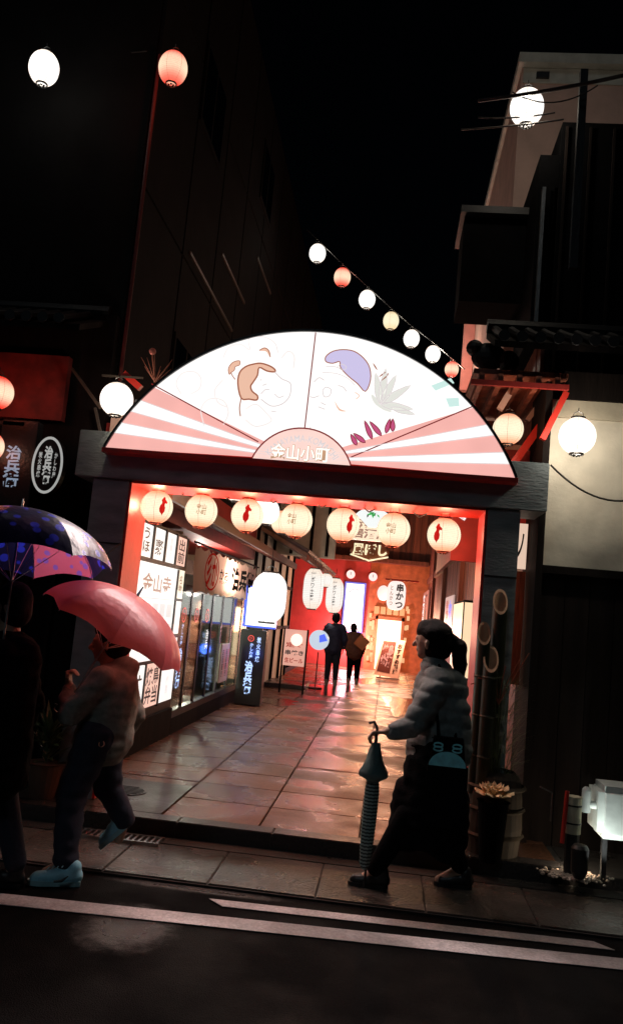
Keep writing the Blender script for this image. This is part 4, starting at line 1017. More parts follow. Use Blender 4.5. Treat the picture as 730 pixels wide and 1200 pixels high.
for k in range(24): B().box((1.2+k*.2, 6.955, 3.75), (1.22+k*.2, 6.978, 6.0)).make('lattice_slat', DWOOD, dk)
B().box((1.02, 6.9, 4.2), (1.05, 6.95, 5.4)).make('drain_pipe', METAL, dk)
B().box((.38, 7.5, 5.452), (1.16, 8.3, 5.52)).make('bay_roof', TILE, dk)
qa, qb = atY(541, 425, 11.9), atY(592, 360, 11.9)
tag(B().box((qa.x, 11.9, qa.z-.4), (.925, 12.05, qb.z)).make('pink_wall', mat('pink_light_wall', (.75, .32, .27), .8, var=.1)), 'pink lit wall patch between the roof tiles and the dark bay', 'wall')  # reddish lantern light is put into this wall's colour
# onigawara tile and roof end piece
og = tag(B().ball(atY(572, 418, 6.7), .13, 14, (1.1, .5, .9)).ball(atY(556, 408, 6.7), .07, 12).ball(atY(595, 424, 6.7), .09, 12).make('ridge_end_tile', TILE), 'rounded ridge end tile sitting before the pink wall patch', 'roof tile')
# cables at upper right
cable(sag(atY(560, 118, 6.6), atY(745, 85, 6.2), .02), 'thick cable passing above the upper right lantern', .016)
cable(sag(atY(560, 138, 6.7), atY(650, 132, 6.6), .02), 'thin cable across the face of the upper right lantern', .007)
cable(sag(atY(540, 152, 6.9), atY(660, 140, 6.5), .01), 'thin cable crossing below the upper right lantern', .008)
cable(sag(atY(600, 108, 6.6), atY(700, 100, 6.4), .12), 'drooping cable behind the upper right lantern', .006)
tag(B().box(atY(680, 150, 6.5)-Vector((.03, .03, 1.2)), atY(680, 150, 6.5)+Vector((.03, .03, .5))).make('utility_post', BLACK), 'black post carrying the cables at upper right', 'post')
cable(sag(atY(-20, 150, 6.9), atY(185, 130, 7.2), .12), 'cable under the upper left white lantern', .006)
cable(sag(atY(-20, 60, 7.0), atY(90, 38, 7.2), .03), 'pale cable above the upper left white lantern', .009)
cable(sag(atY(40, 100, 7.0), atY(210, 50, 7.2), .05), 'cable linking the two upper left lanterns', .006)
cable(sag(atY(82, 50, 7.2), atY(172, 60, 6.5), .05), 'short thin cable from the wall pipe toward the white lantern', .005)
cable(sag(atY(645, 545, 6.1), atY(745, 585, 6.3), .10), 'thin black cable drooping across the pale wall right of the lantern', .008)
cable(sag((-2.02, 6.08, 1.99), atY(105, 662, 5.9), .01), 'thin cord stretched from the left pillar', .004)
# left bracket bits
br = thing('bracket_struts', 'thin pale struts reaching to the lantern left of the fan sign', 'bracket', atY(110, 460, 6.3))
bar(atY(85, 432, 6.3), atY(118, 478, 6.2), .02, 'strut', RAIL, br); bar(atY(120, 440, 6.25), atY(168, 443, 6.25), .015, 'strut', RAIL, br)
bar(atY(146, 438, 6.3), atY(165, 455, 6.3), .05, 'strut', RED, br); bar(atY(112, 478, 6.4), atY(118, 506, 6.4), .02, 'strut', RAIL, br)
B().box((-2.33, 6.4, 2.84), (-2.2, 6.45, 3.08)).make('pink_board', PLASP, br)
pinep = thing('new_year_decoration', 'small sprig decoration with a pink ball at the upper left of the fan', 'decoration', atY(178, 430, 6.3))
q = atY(179, 412, 6.2); B().ball(q, .028, 10).make('ball', mat('pink_ball', (.7, .25, .2), .4), pinep)
for k in range(14):
    p = atY(182, 448, 6.2); a = -.5+random.random()*1.6; L = random.uniform(.12, .26)
    B().cone(p, p+Vector((L*math.sin(a)-.05, random.uniform(-.05, .05), L*math.cos(a))), .006, .002, 5).make('sprig', mat('sprig_brown', (.4, .15, .1), .5), pinep)

# =================================================================== LEFT SIGNS ON THE ROAD FRONT
vs = thing('vertical_sign', 'dark vertical signboard with blue white characters at the left edge', 'sign', (-3.05, 6.2, 2.5))
v0 = atY(15, 545, 6.2)
B().box((v0.x-.13, 6.2, v0.z-.32), (v0.x+.17, 6.3, v0.z+.36), bev=.006).make('board', mat('sign_black', (.012, .012, .014), .35), vs)
text('治兵衛', (v0.x-.0, 6.195, v0.z-.01), XP, ZP, .13, .33, glow('dim_blue_white', (.35, .45, .6), .55), vs, vertical=True, bold=.03)
os_ = thing('oval_sign', 'black oval shop sign ringed in white with vertical characters', 'sign', (-2.75, 6.15, 2.5))
o0 = atY(56, 545, 6.15)
def ell(ra, rb, y, n=40): return [Vector((o0.x+ra*math.cos(2*math.pi*k/n), y, o0.z+rb*math.sin(2*math.pi*k/n))) for k in range(n)]
B().poly(ell(.122, .222, 6.15), ext=(0, .08, 0)).make('board', mat('sign_black', (.012, .012, .014), .35), os_)
WD = glow('dim_white_sign', (.55, .56, .54), .65)
b = B(); A, C = ell(.124, .224, 6.145), ell(.105, .203, 6.145)
for k in range(40): b.poly([A[k], A[(k+1) % 40], C[(k+1) % 40], C[k]])
b.make('ring', WD, os_)
text('治兵衛', (o0.x, 6.144, o0.z), XP, ZP, .07, .30, WD, os_, vertical=True, bold=.04)
text('かしわ屋', (o0.x+.062, 6.144, o0.z), XP, ZP, .026, .2, WD, os_, vertical=True, bold=.02)
text('炭火串焼', (o0.x-.062, 6.144, o0.z), XP, ZP, .03, .2, WD, os_, vertical=True, bold=.02)
tag(B().box((-3.2, 6.2, 2.85), (-2.95, 6.26, 2.88)).make('sign_hook', BLACK), 'iron hook above the vertical signboard', 'hook')

# =================================================================== KADOMATSU, PLANTS, GROUND LAMP
km = thing('bamboo_decoration', 'three slant cut bamboo stalks tied as a new year decoration by the right pillar', 'decoration', (.8, 5.98, .12))
BAM = mat('bamboo_skin', (.022, .026, .012), .45, var=.3, scale=6, stretch=(1, 1, .2)); BCUT = mat('bamboo_cut', (.6, .34, .2), .6, bump=.1)
for (px, py), rr, Y in (((586, 705), .052, 6.0), ((567, 742), .046, 5.95), ((575, 772), .052, 5.9)):
    q = atY(px, py, Y); seg = 20; b = B(); c2 = B(); lower = []; up = []; inn = []; low_in = []
    for k in range(seg):
        a = 2*math.pi*k/seg; dx, dy = math.cos(a), math.sin(a); z = q.z+dy*rr*1.75
        up.append(Vector((q.x+rr*dx, Y+rr*dy, z))); inn.append(Vector((q.x+rr*.78*dx, Y+rr*.78*dy, q.z+dy*rr*1.75*.78))); lower.append(Vector((q.x+rr*dx, Y+rr*dy, .5))); low_in.append(Vector((q.x+rr*.7*dx, Y+rr*.7*dy, q.z-.22)))
    for L1, L2, bb in ((lower, up, b), (up, inn, c2), (inn, low_in, c2)):
        V1 = [bb.b.verts.new(p) for p in L1]; V2 = [bb.b.verts.new(p) for p in L2]
        for k in range(seg): bb.b.faces.new((V1[k], V1[(k+1) % seg], V2[(k+1) % seg], V2[k]))
    c2.poly(low_in)
    st = b.make('stalk', BAM, km, smooth=True); c2.make('cut_rim', BCUT, st)
    for z in (.75, 1.02, 1.28): B().lathe([(rr, z-.01), (rr+.005, z), (rr, z+.01)], (q.x, Y, 0), 16).make('bamboo_node', BAM, st)
B().lathe([(.17, .12), (.19, .3), (.18, .5), (.16, .62), (.12, .66)], (.82, 5.98, 0), 24).make('straw_base', mat('straw', (.035, .025, .015), .8, var=.4, scale=40, stretch=(1, 1, .05)), km)
for z in (.25, .42, .56): B().lathe([(.19, z-.015), (.205, z), (.19, z+.015)], (.82, 5.98, 0), 24).make('rope', mat('rope', (.05, .035, .02), .8), km)
PINE = mat('pine_needles', (.05, .09, .03), .5)
b = B()
for k in range(420):
    a = random.uniform(0, 6.28); el = random.uniform(.1, 1.3); z0 = random.uniform(.6, 1.25); L = random.uniform(.08, .2)
    p = Vector((.82+.10*math.cos(a), 5.98+.10*math.sin(a), z0)); d = Vector((math.cos(a)*math.cos(el), math.sin(a)*math.cos(el), math.sin(el)))*L
    n_ = Vector((-d.y, d.x, 0)).normalized()*.0025; b.poly([p-n_, p+n_, p+d])
tag(b.make('pine_needles', PINE, km), kind='stuff')
for k in range(6):
    a = 3.3+k*.5; p = Vector((.8, 5.95, 1.1)); B().tube([p, p+Vector((.08*math.cos(a), .05*math.sin(a), .16)), p+Vector((.2*math.cos(a), .1*math.sin(a), .12+.05*k))], .0035, 4).make('twig', mat('red_twig', (.35, .1, .06), .5), km)
# ornamental cabbage
cb = thing('ornamental_cabbage', 'pale ruffled ornamental cabbage in a dark pot right of the bag', 'plant', (.93, 5.75, .12))
CAB_ = mat('cabbage_leaf', (.85, .62, .36), .6, var=.3, scale=25, bump=.4)
cc = atY(578, 936, 5.75)
for ring_, (n_, R_, el) in enumerate(((9, .125, .35), (9, .115, .7), (8, .10, 1.0), (6, .08, 1.25), (5, .05, 1.45))):
    for k in range(n_):
        a = 2*math.pi*(k+.4*ring_)/n_; b = B(); G = []
        for i in range(5):
            u = i/4; row_ = []
            for j in range(7):
                v = (j/6-.5); wd_ = .062*math.sin(math.pi*(.2+.75*u)); rr = R_*u+.012
                loc = Vector((rr*math.cos(el)-.0, v*wd_*2*.8, rr*math.sin(el)+.012*math.sin(j*2.4+i)*u))
                ca, sa = math.cos(a), math.sin(a); row_.append(b.b.verts.new(cc+Vector((loc.x*ca-loc.y*sa, loc.x*sa+loc.y*ca, loc.z))))
            G.append(row_)
        for A, C in zip(G, G[1:]):
            for j in range(6): b.b.faces.new((A[j], A[j+1], C[j+1], C[j]))
        b.make('leaf', CAB_, cb, smooth=True)
B().lathe([(.07, .12), (.10, cc.z-.02), (.11, cc.z-.015), (.095, cc.z-.02), (.09, cc.z-.04), (0, cc.z-.04)], (cc.x, cc.y, 0), 20).make('pot', NIGHTB, cb)
# white tank box
tk = thing('white_tank', 'white rounded plastic tank lit from below at lower right', 'tank', (1.68, 5.72, .12))
WPL = mat('white_plastic', (.62, .68, .66), .4, var=.1, scale=12, bump=.05)
t0 = atY(690, 985, 5.7)
B().box((1.42, 5.62, .36), (1.95, 5.95, .685), bev=.04).make('tank_body', WPL, tk)
for xx in (1.47, 1.86): B().box((xx, 5.7, .1), (xx+.03, 5.74, .37)).make('leg', BLACK, tk)
B().cone((1.42, 5.72, .55), (1.36, 5.72, .55), .025).cone((1.36, 5.72, .50), (1.36, 5.72, .62), .03).ball((1.36, 5.72, .63), .03).make('valve', WPL, tk)
st_ = thing('striped_canister', 'pale canister with dark bands left of the white tank', 'canister', (1.29, 5.72, .12))
for k, (z0, z1) in enumerate(((.36, .42), (.43, .53), (.54, .59))): B().cone((1.285, 5.72, z0), (1.285, 5.72, z1), .05, seg=18).make('segment', mat('pale_stone', (.5, .46, .32), .6), st_)
B().cone((1.285, 5.72, .1), (1.285, 5.72, .36), .045).make('stem', BLACK, st_)
for z in (.42, .53): B().cone((1.285, 5.72, z), (1.285, 5.72, z+.01), .052, seg=18).make('dark_band', BLACK, st_)
rp_ = tag(B().cone((1.215, 5.68, .3), (1.235, 5.7, .62), .014).make('red_rod', RED), 'short red rod leaning beside the striped canister', 'rod')
tag(B().cone((1.14, 5.7, .42), (1.14, 5.7, .6), .005).cone((1.14, 5.7, .6), (1.06, 5.7, .63), .004).make('bent_wire', METAL), 'thin bent metal wire left of the red rod', 'wire')
gl = thing('ground_spotlight', 'small black ground spotlight throwing light over gravel at lower right', 'lamp', (1.31, 5.62, .1))
B().lathe([(.03, .12), (.052, .16), (.055, .3), (.04, .32), (0, .32)], (1.31, 5.6, 0), 18).make('lamp_body', BLACK, gl)
ld = bpy.data.lights.new('spot_bulb', 'SPOT'); ld.energy = 9; ld.color = (.95, 1, .92); ld.shadow_soft_size = .02; ld.spot_size = math.radians(95); ld.spot_blend = .6
lo = bpy.data.objects.new('spot_bulb', ld); COL.objects.link(lo); lo.parent = gl; lo.location = (.05, -.12, .13); lo.rotation_euler = Vector((.62, .5, .62)).to_track_quat('-Z', 'Y').to_euler()
ld = bpy.data.lights.new('spot_spill', 'POINT'); ld.energy = 5; ld.color = (1, .8, .58); ld.shadow_soft_size = .02
lo = bpy.data.objects.new('spot_spill', ld); COL.objects.link(lo); lo.parent = gl; lo.location = (0, .14, .07)
gv = B()
for k in range(420):
    x, y = 1.31+random.gauss(0, .075), 5.70+random.gauss(0, .05)
    r_ = random.uniform(.007, .018); bmesh.ops.create_icosphere(gv.b, subdivisions=1, radius=r_, matrix=Matrix.Translation((x, y, .10+r_*.6)) @ Matrix.Diagonal((1, .8, .7, 1)))
tag(gv.make('gravel', mat('pebble', (.5, .38, .3), .4, var=.4, scale=30)), 'loose pale pebbles lit around the ground spotlight', 'gravel', kind='stuff')
# leafy potted plant in the dark at left
pp = thing('potted_plant', 'dark leafy potted plant by the left shopfront behind the walkers', 'plant', (-2.35, 5.95, .1))
B().lathe([(.08, .1), (.13, .36), (.14, .37), (.12, .36), (0, .34)], (-2.35, 6.0, 0), 18).make('pot', mat('clay_pot', (.1, .06, .04), .7), pp)
LEAF = mat('dark_leaf', (.05, .09, .04), .35, obj_rand=.3)
for k in range(60):
    a = random.uniform(0, 6.28); el = random.uniform(.2, 1.4); L = random.uniform(.12, .3); p = Vector((-2.35, 6.0, .36+random.random()*.25))
    d = Vector((math.cos(a)*math.cos(el), math.sin(a)*math.cos(el), math.sin(el))); n_ = Vector((-d.y, d.x, 0)).normalized()*.025
    B().poly([p, p+d*L*.5+n_, p+d*L-Vector((0, 0, .03)), p+d*L*.5-n_]).make('leaf', LEAF, pp)

# =================================================================== PEOPLE
SKIN = mat('skin', (.45, .28, .2), .5, var=.05, bump=.05)
HAIR = mat('black_hair', (.008, .006, .006), .75, spec=.15, var=.3, scale=60, bump=.4, stretch=(1, 1, .15))
def hand_caps(w, d, up, side, s=1.0, curl=.8):
    """palm plus five bent fingers; w wrist, d pointing, up back of the hand, side to thumb"""
    w, d, up, side = Vector(w), Vector(d).normalized(), Vector(up).normalized(), Vector(side).normalized(); out = []
    pc = w+d*.045*s
    for k in range(4): out.append((w+side*(.018-.012*k)*s, .014*s, w+d*.08*s+side*(.03-.02*k)*s, .011*s))
    for k, L in enumerate((.040, .045, .042, .033)):
        b0 = w+d*.082*s+side*(.03-.02*k)*s; d1 = (d*math.cos(curl)-up*math.sin(curl)); d2 = (d*math.cos(curl*2.1)-up*math.sin(curl*2.1))
        p1 = b0+d1*L*s; p2 = p1+d2*L*.8*s; out += [(b0, .0095*s, p1, .0088*s), (p1, .0088*s, p2, .0075*s)]
    t0 = w+d*.025*s+side*.025*s; t1 = t0+(side*.7+d*.6-up*.3)*.045*s; t2 = t1+(d*.8-up*.5)*.03*s
    out += [(t0, .014*s, t1, .0105*s), (t1, .0105*s, t2, .009*s)]; return out
def head_caps(c, fwd, r=.1, tilt=0):
    c, f = Vector(c), Vector(fwd).normalized(); s = f.cross(Vector((0, 0, 1))).normalized(); u = Vector((0, 0, 1))
    o = [(c+u*.02, r*.93, c+f*.015+u*.0, r*.9), (c+f*.03-u*.05, r*.62, c+f*.055-u*.085, r*.36),   # cranium, jaw, chin
         (c+f*.095-u*.0, .011, c+f*.115-u*.032, .015),                                         # nose
         (c+f*.088-u*.058+s*.015, .010, c+f*.088-u*.058-s*.015, .010)]                          # lips
    for k in (-1, 1):
        o += [(c+s*k*.092-u*.015, .015, c+s*k*.096-u*.045-f*.004, .011), (c+f*.083+s*k*.034+u*.012, .016, c+f*.08+s*k*.045+u*.012, .012)]
    return o
def shoe(par, toe, heel, material, name='shoe', sole=None, up=Vector((0, 0, 1))):
    toe, heel = Vector(toe), Vector(heel); d = (toe-heel).normalized(); L = (toe-heel).length; s = d.cross(up).normalized()*0
    t = blob(name, [(heel+d*.03+up*.045, .042, heel+d*L*.45+up*.045, .042), (heel+d*L*.4+up*.04, .04, toe-d*.05+up*.03, .036), (toe-d*.09+up*.028, .036, toe-d*.035+up*.026, .028), (heel+d*.04+up*.09, .04, heel+d*.05+up*.05, .042)], material, par, .008, 3)
    b = B(); q = up.cross(d).normalized(); P = []
    for u, w_ in ((0, .028), (.12, .036), (.45, .036), (.75, .042), (.93, .032), (1.0, .014)): P.append((heel+d*L*u, w_))
    lo = [p-q*w_ for p, w_ in P]+[p+q*w_ for p, w_ in reversed(P)]
    b.poly([p-up*.004 for p in lo], ext=up*.026); b.make('sole', sole or material, t); return t

# ---- left walker with the pink umbrella
PY = 4.9
man = thing('person', 'person in grey hooded top and blue shoes striding left under a pink umbrella', 'person', (-1.6, PY, 0))
hipL = Vector((-1.62, PY+.08, .80)); hipR = Vector((-1.60, PY-.08, .80)); head = Vector((-1.62, PY, 1.33)); 
ankF = Vector((-1.66, PY-.34, .09)); ankF = Vector((-1.66, PY-.2, .10)); ankR = Vector((-1.46, PY+.16, .27))
kneeF = Vector((-1.70, PY-.12, .46)); kneeR = Vector((-1.57, PY+.12, .47))
shL = Vector((-1.60, PY+.17, 1.13)); shR = Vector((-1.58, PY-.17, 1.13)); el_ = Vector((-1.74, PY-.2, .90)); wr = Vector((-1.80, PY-.10, 1.06))
elB = Vector((-1.48, PY+.22, .88)); wrB = Vector((-1.58, PY+.2, .68))
caps = head_caps(head, (-1, -.1, -.15), .092)+[(head-Vector((0, 0, .06)), .05, Vector((-1.6, PY, 1.14)), .055),
    (Vector((-1.59, PY-.1, 1.08)), .09, Vector((-1.59, PY+.1, 1.08)), .09), (Vector((-1.59, PY, 1.05)), .13, Vector((-1.6, PY, .82)), .12),
    (hipR, .09, kneeF, .06), (kneeF, .058, ankF, .036), (hipL, .09, kneeR, .06), (kneeR, .058, ankR, .036),
    (shR, .05, el_, .04), (el_, .038, wr, .027), (shL, .05, elB, .04), (elB, .038, wrB, .027),
    (ankF, .036, ankF+Vector((-.1, 0, -.05)), .03), (ankR, .036, ankR+Vector((-.02, 0, -.1)), .03)]
caps += hand_caps(wr, (-.3, .3, 1), (-1, 0, .2), (0, -1, 0), curl=1.1)+hand_caps(wrB, (-.2, 0, -1), (0, 1, 0), (-1, 0, 0), curl=.4)
blob('body', caps, SKIN, man, .008)
HOOD = mat('grey_hoodie', (.22, .23, .20), .85, var=.2, scale=40, bump=.3)
blob('hooded_top', [(Vector((-1.59, PY-.1, 1.08)), .115, Vector((-1.59, PY+.1, 1.08)), .115), (Vector((-1.57, PY-.03, 1.05)), .16, Vector((-1.60, PY, .76)), .165), (Vector((-1.57, PY+.05, 1.0)), .15, Vector((-1.59, PY+.03, .76)), .16),
    (shR, .075, el_, .066), (el_, .064, wr-Vector((0, 0, .03)), .045), (shL, .075, elB, .066), (elB, .064, wrB+Vector((0, 0, .02)), .045),
    (Vector((-1.52, PY, 1.17)), .09, Vector((-1.55, PY, 1.11)), .10)], HOOD, man, .012, 5, .016)
TR = mat('dark_blue_jeans', (.018, .024, .045), .85, var=.2, scale=60, bump=.3)
blob('trousers', [(hipR, .12, kneeF, .085), (kneeF, .083, ankF+Vector((0, 0, .03)), .068), (hipL, .12, kneeR, .085), (kneeR, .083, ankR+Vector((0, 0, .02)), .066), (hipL, .125, hipR, .125)], TR, man, .012, 4, .012)
blob('hair', [(head+Vector((.02, 0, .035)), .098, head+Vector((.04, 0, -.02)), .09), (head+Vector((-.03, 0, .06)), .07, head+Vector((.0, 0, .05)), .085)], HAIR, man, .01, 2, .01)
BSH = mat('blue_sneaker', (.32, .72, .88), .5, var=.2, scale=20); SOLE = mat('pale_sole', (.35, .6, .65), .6)
s1_ = shoe(man, (-1.83, PY-.28, .008), (-1.56, PY-.2, .008), BSH, sole=SOLE)
for k in range(4):
    xk = -1.735+k*.028; B().tube([(xk, PY-.27, .083+k*.008), (xk+.005, PY-.245, .092+k*.009), (xk, PY-.215, .083+k*.008)], .0035, 5).make('lace', SOLE, man)
# lifted rear shoe pointing down
shoe(man, ankR+Vector((-.12, 0, -.17)), ankR+Vector((.045, .0, -.01)), BSH, sole=SOLE, up=Vector((-.72, 0, .69)).normalized()*-1 if False else Vector((-.69, 0, .72)).normalized())
b = B(); b.tube([(-1.67, PY-.315, .045), (-1.63, PY-.31, .052), (-1.60, PY-.295, .075)], [.006, .009, .003], 5); b.make('shoe_stripe', BLACK, man)
tag(B().cone((-1.55, PY-.165, .765), (-1.54, PY-.18, .765), .018).make('badge', mat('badge_peach', (.8, .45, .3), .4), man))
# ---- umbrellas
def umbrella(apex, axis, R_, depth, label, mats, spots=None, rib=8, handle=.75, twist=0, folds=.04, name='umbrella', group=None):
    apex, ax = Vector(apex), Vector(axis).normalized()
    t = thing(name, label, 'umbrella', apex-ax*handle)
    a = ax.cross(Vector((0, 1, 0))).normalized(); c = ax.cross(a).normalized(); n = 14; per = 8
    def pt(u, th, k_in=1):
        scal = 1-folds*(u**2)*(1-abs(math.cos(th*rib/2-twist*rib/2)))*2
        ang_ = u*math.radians(78); rr = R_*math.sin(ang_)/math.sin(math.radians(78))*scal
        zz = depth*(1-math.cos(ang_))/(1-math.cos(math.radians(78)))
        return apex+(a*math.cos(th)+c*math.sin(th))*rr*k_in-ax*zz
    for g in range(rib):
        b = B(); G = []
        for i in range(n+1):
            u = max(.02, i/n); pa, pb_ = pt(u, twist+2*math.pi*g/rib), pt(u, twist+2*math.pi*(g+1)/rib); cen = apex-ax*((apex-pa).dot(ax))
            row_ = []
            for j in range(per+1):
                v = j/per; q_ = pa.lerp(pb_, v); bl_ = pt(u, twist+2*math.pi*(g+v)/rib)
                q_ = q_.lerp(bl_, .45)+ax*(.10*depth*u**3*math.sin(math.pi*v))
                row_.append(b.b.verts.new(q_))
            G.append(row_)
        for A, C in zip(G, G[1:]):
            for j in range(per): b.b.faces.new((A[j], A[j+1], C[j+1], C[j]))
        o = b.make('canopy_panel', mats[g % len(mats)], t, smooth=True)
    for g in range(rib):
        th = twist+2*math.pi*g/rib; P = [pt(max(.03, k/8), th, .992)-ax*.006 for k in range(9)]
        B().tube(P, .0028, 5).make('rib', METAL, t)
        B().tube([pt(.55, th, .99)-ax*.008, apex-ax*depth*1.35], .002, 4).make('stretcher', METAL, t)
    B().cone(apex-ax*handle, apex+ax*.0, .006, seg=8).make('shaft', METAL, t)
    B().cone(apex-ax*.0, apex+ax*.06, .009, .004, seg=8).make('ferrule', METAL, t)
    e = apex-ax*handle; B().tube([e, e-ax*.05, e-ax*.08+a*.02, e-ax*.075+a*.05, e-ax*.04+a*.055], .010, 8).make('handle', BLACK, t)
    return t
PINKU = cloth('pink_umbrella_cloth', (.92, .22, .27), (1, .30, .24), .45)
cA, cB_ = atY(57, 697, 4.8), atY(208, 793, 4.8); mid_ = (cA+cB_)/2; Ru = (cB_-cA).length/2
dvec = (cB_-cA).normalized(); nrm_ = Vector((-dvec.z, 0, dvec.x)); nrm_ = nrm_ if nrm_.z > 0 else -nrm_
axu = (nrm_+Vector((0, .10, 0))).normalized()
umbrella(mid_+axu*.27, axu, Ru, .27, 'pink umbrella tilted over the striding person, leaning to the right', [PINKU], handle=.72, twist=.3)
# ---- far left person with patterned umbrella
LY = 4.45
pl_ = thing('person', 'dark clothed person at the left edge under a blue patterned umbrella', 'person', (-2.02, LY, 0))
hx = -2.05
h0 = Vector((hx, LY, 1.50))
bodyc = head_caps(h0, (-1, -.2, 0), .095)+[(h0-Vector((0, 0, .07)), .055, (hx+.02, LY, 1.28), .06), ((hx+.02, LY-.13, 1.24), .08, (hx+.02, LY+.13, 1.24), .08), ((hx+.02, LY, 1.2), .14, (hx, LY, .9), .13),
    ((hx, LY-.08, .88), .09, (hx-.08, LY-.1, .48), .06), ((hx-.08, LY-.1, .48), .055, (hx-.16, LY-.1, .09), .04), ((hx, LY+.08, .88), .09, (hx+.05, LY+.1, .48), .06), ((hx+.05, LY+.1, .48), .055, (hx+.17, LY+.1, .1), .04),
    ((hx, LY-.18, 1.22), .05, (hx-.1, LY-.24, .98), .042), ((hx-.1, LY-.24, .98), .04, (hx+.0, LY-.16, 1.15), .03), ((hx+.02, LY+.18, 1.22), .05, (hx+.1, LY+.24, .95), .042), ((hx+.1, LY+.24, .95), .04, (hx+.02, LY+.25, .74), .03),
    ((hx-.16, LY-.1, .06), .035, (hx-.28, LY-.1, .03), .03), ((hx+.17, LY+.1, .07), .035, (hx+.06, LY+.1, .03), .03)]
bodyc += hand_caps((hx+.0, LY-.16, 1.16), (0, .1, 1), (-1, 0, 0), (0, -1, 0), curl=1.1)+hand_caps((hx+.02, LY+.25, .73), (0, 0, -1), (0, 1, 0), (-1, 0, 0), curl=.4)
blob('body', bodyc, SKIN, pl_, .009)
DC = mat('black_coat', (.005, .005, .006), .95, spec=.08, var=.3, scale=20, bump=.3)
blob('coat', [((hx+.02, LY-.12, 1.22), .11, (hx+.02, LY+.12, 1.22), .11), ((hx+.03, LY, 1.2), .17, (hx+.01, LY, .62), .2), ((hx, LY-.18, 1.2), .07, (hx-.1, LY-.24, .98), .065), ((hx-.1, LY-.24, .98), .06, (hx-.01, LY-.17, 1.12), .05),
    ((hx+.02, LY+.18, 1.2), .07, (hx+.1, LY+.24, .95), .065), ((hx+.1, LY+.24, .95), .06, (hx+.03, LY+.25, .78), .05)], DC, pl_, .014, 5, .015)
blob('trousers', [((hx, LY-.08, .8), .11, (hx-.08, LY-.1, .48), .08), ((hx-.08, LY-.1, .48), .078, (hx-.16, LY-.1, .12), .06), ((hx, LY+.08, .8), .11, (hx+.05, LY+.1, .48), .08), ((hx+.05, LY+.1, .48), .078, (hx+.17, LY+.1, .13), .06)], TR, pl_, .014, 4)
blob('hair', [(h0+Vector((.015, 0, .03)), .1, h0+Vector((.03, 0, -.04)), .09)], HAIR, pl_, .012, 2)
shoe(pl_, (hx-.31, LY-.1, .006), (hx-.08, LY-.1, .006), BLACK); shoe(pl_, (hx+.0, LY+.1, .006), (hx+.22, LY+.1, .006), BLACK)
NAVY = cloth('navy_dotted_cloth', (.012, .012, .06), (.02, .02, .3), .35, spots=((.03, .05, .75), 13))
PNK2 = cloth('pink_floral_cloth', (.45, .10, .2), (.9, .3, .4), .45, spots=((.2, .1, .5), 17))
uA = atY(26, 597, 4.4); eB = atY(125, 676, 4.4)
umbrella(uA, (-.05, .12, 1), (eB-uA).x*1.0, .30, 'navy umbrella with blue dots and a pink panel at the left edge', [NAVY, NAVY, NAVY, NAVY, NAVY, PNK2, NAVY, NAVY], handle=.72, twist=.2)

# ---- woman at right
WYY = 5.35; wx = .33
wm = thing('person', 'woman in grey coat with ponytail walking left past the right pillar', 'person', (wx, WYY, 0))
wh = Vector((.285, WYY, 1.50)); U = Vector((0, 0, 1))
wk = [(wh-U*.06, .05, Vector((.33, WYY, 1.30)), .055), (Vector((.34, WYY-.12, 1.25)), .075, Vector((.34, WYY+.12, 1.25)), .075), (Vector((.34, WYY, 1.2)), .13, Vector((.36, WYY, .85)), .13)]
hipa, hipb = Vector((.35, WYY-.08, .85)), Vector((.35, WYY+.08, .85)); ka, kb = Vector((.22, WYY-.1, .46)), Vector((.42, WYY+.1, .46)); aa, ab_ = Vector((.05, WYY-.1, .10)), Vector((.56, WYY+.1, .12))
ela = Vector((.2, WYY-.22, 1.0)); wra = Vector((.05, WYY-.24, .95)); elb = Vector((.42, WYY+.25, .98)); wrb = Vector((.4, WYY+.26, .75))
wk += head_caps(wh, (-.9, .35, 0), .093)+[(hipa, .085, ka, .06), (ka, .055, aa, .035), (hipb, .085, kb, .06), (kb, .055, ab_, .035), (Vector((.32, WYY-.16, 1.24)), .048, ela, .04), (ela, .038, wra, .026), (Vector((.36, WYY+.16, 1.24)), .048, elb, .04), (elb, .038, wrb, .026),
    (aa, .035, aa+Vector((-.12, 0, -.06)), .028), (ab_, .035, ab_+Vector((-.12, 0, -.07)), .028)]
wk += hand_caps(wra, (-1, 0, -.15), (0, -.2, 1), (0, 1, 0), curl=.95)+hand_caps(wrb, (0, 0, -1), (0, 1, 0), (-1, 0, 0), curl=.7)
blob('body', wk, SKIN, wm, .008)
COAT = mat('grey_quilted_coat', (.20, .225, .22), .8, var=.2, scale=40, bump=.35)
blob('coat', [(Vector((.34, WYY-.1, 1.24)), .11, Vector((.34, WYY+.1, 1.24)), .11), (Vector((.36, WYY, 1.2)), .17, Vector((.36, WYY, .84)), .19), (Vector((.32, WYY-.15, 1.22)), .082, ela, .072), (ela, .07, wra+Vector((.035, 0, 0)), .045),
    (Vector((.36, WYY+.16, 1.22)), .08, elb, .07), (elb, .066, wrb+U*.02, .045), (Vector((.31, WYY, 1.34)), .085, Vector((.34, WYY, 1.28)), .11), (Vector((.42, WYY-.05, 1.1)), .12, Vector((.44, WYY-.03, .86)), .14)], COAT, wm, .010, 4, .016, .013)
blob('skirt', [(Vector((.36, WYY-.03, .86)), .17, Vector((.34, WYY-.03, .44)), .20), (Vector((.36, WYY+.05, .86)), .17, Vector((.40, WYY+.05, .44)), .20), (Vector((.26, WYY, .55)), .15, Vector((.22, WYY-.05, .34)), .12), (Vector((.44, WYY, .5)), .15, Vector((.46, WYY+.02, .30)), .13)], DC, wm, .015, 5, .015)
blob('trousers', [(ka, .08, aa+U*.03, .055), (kb, .08, ab_+U*.03, .055)], DC, wm, .012, 3)
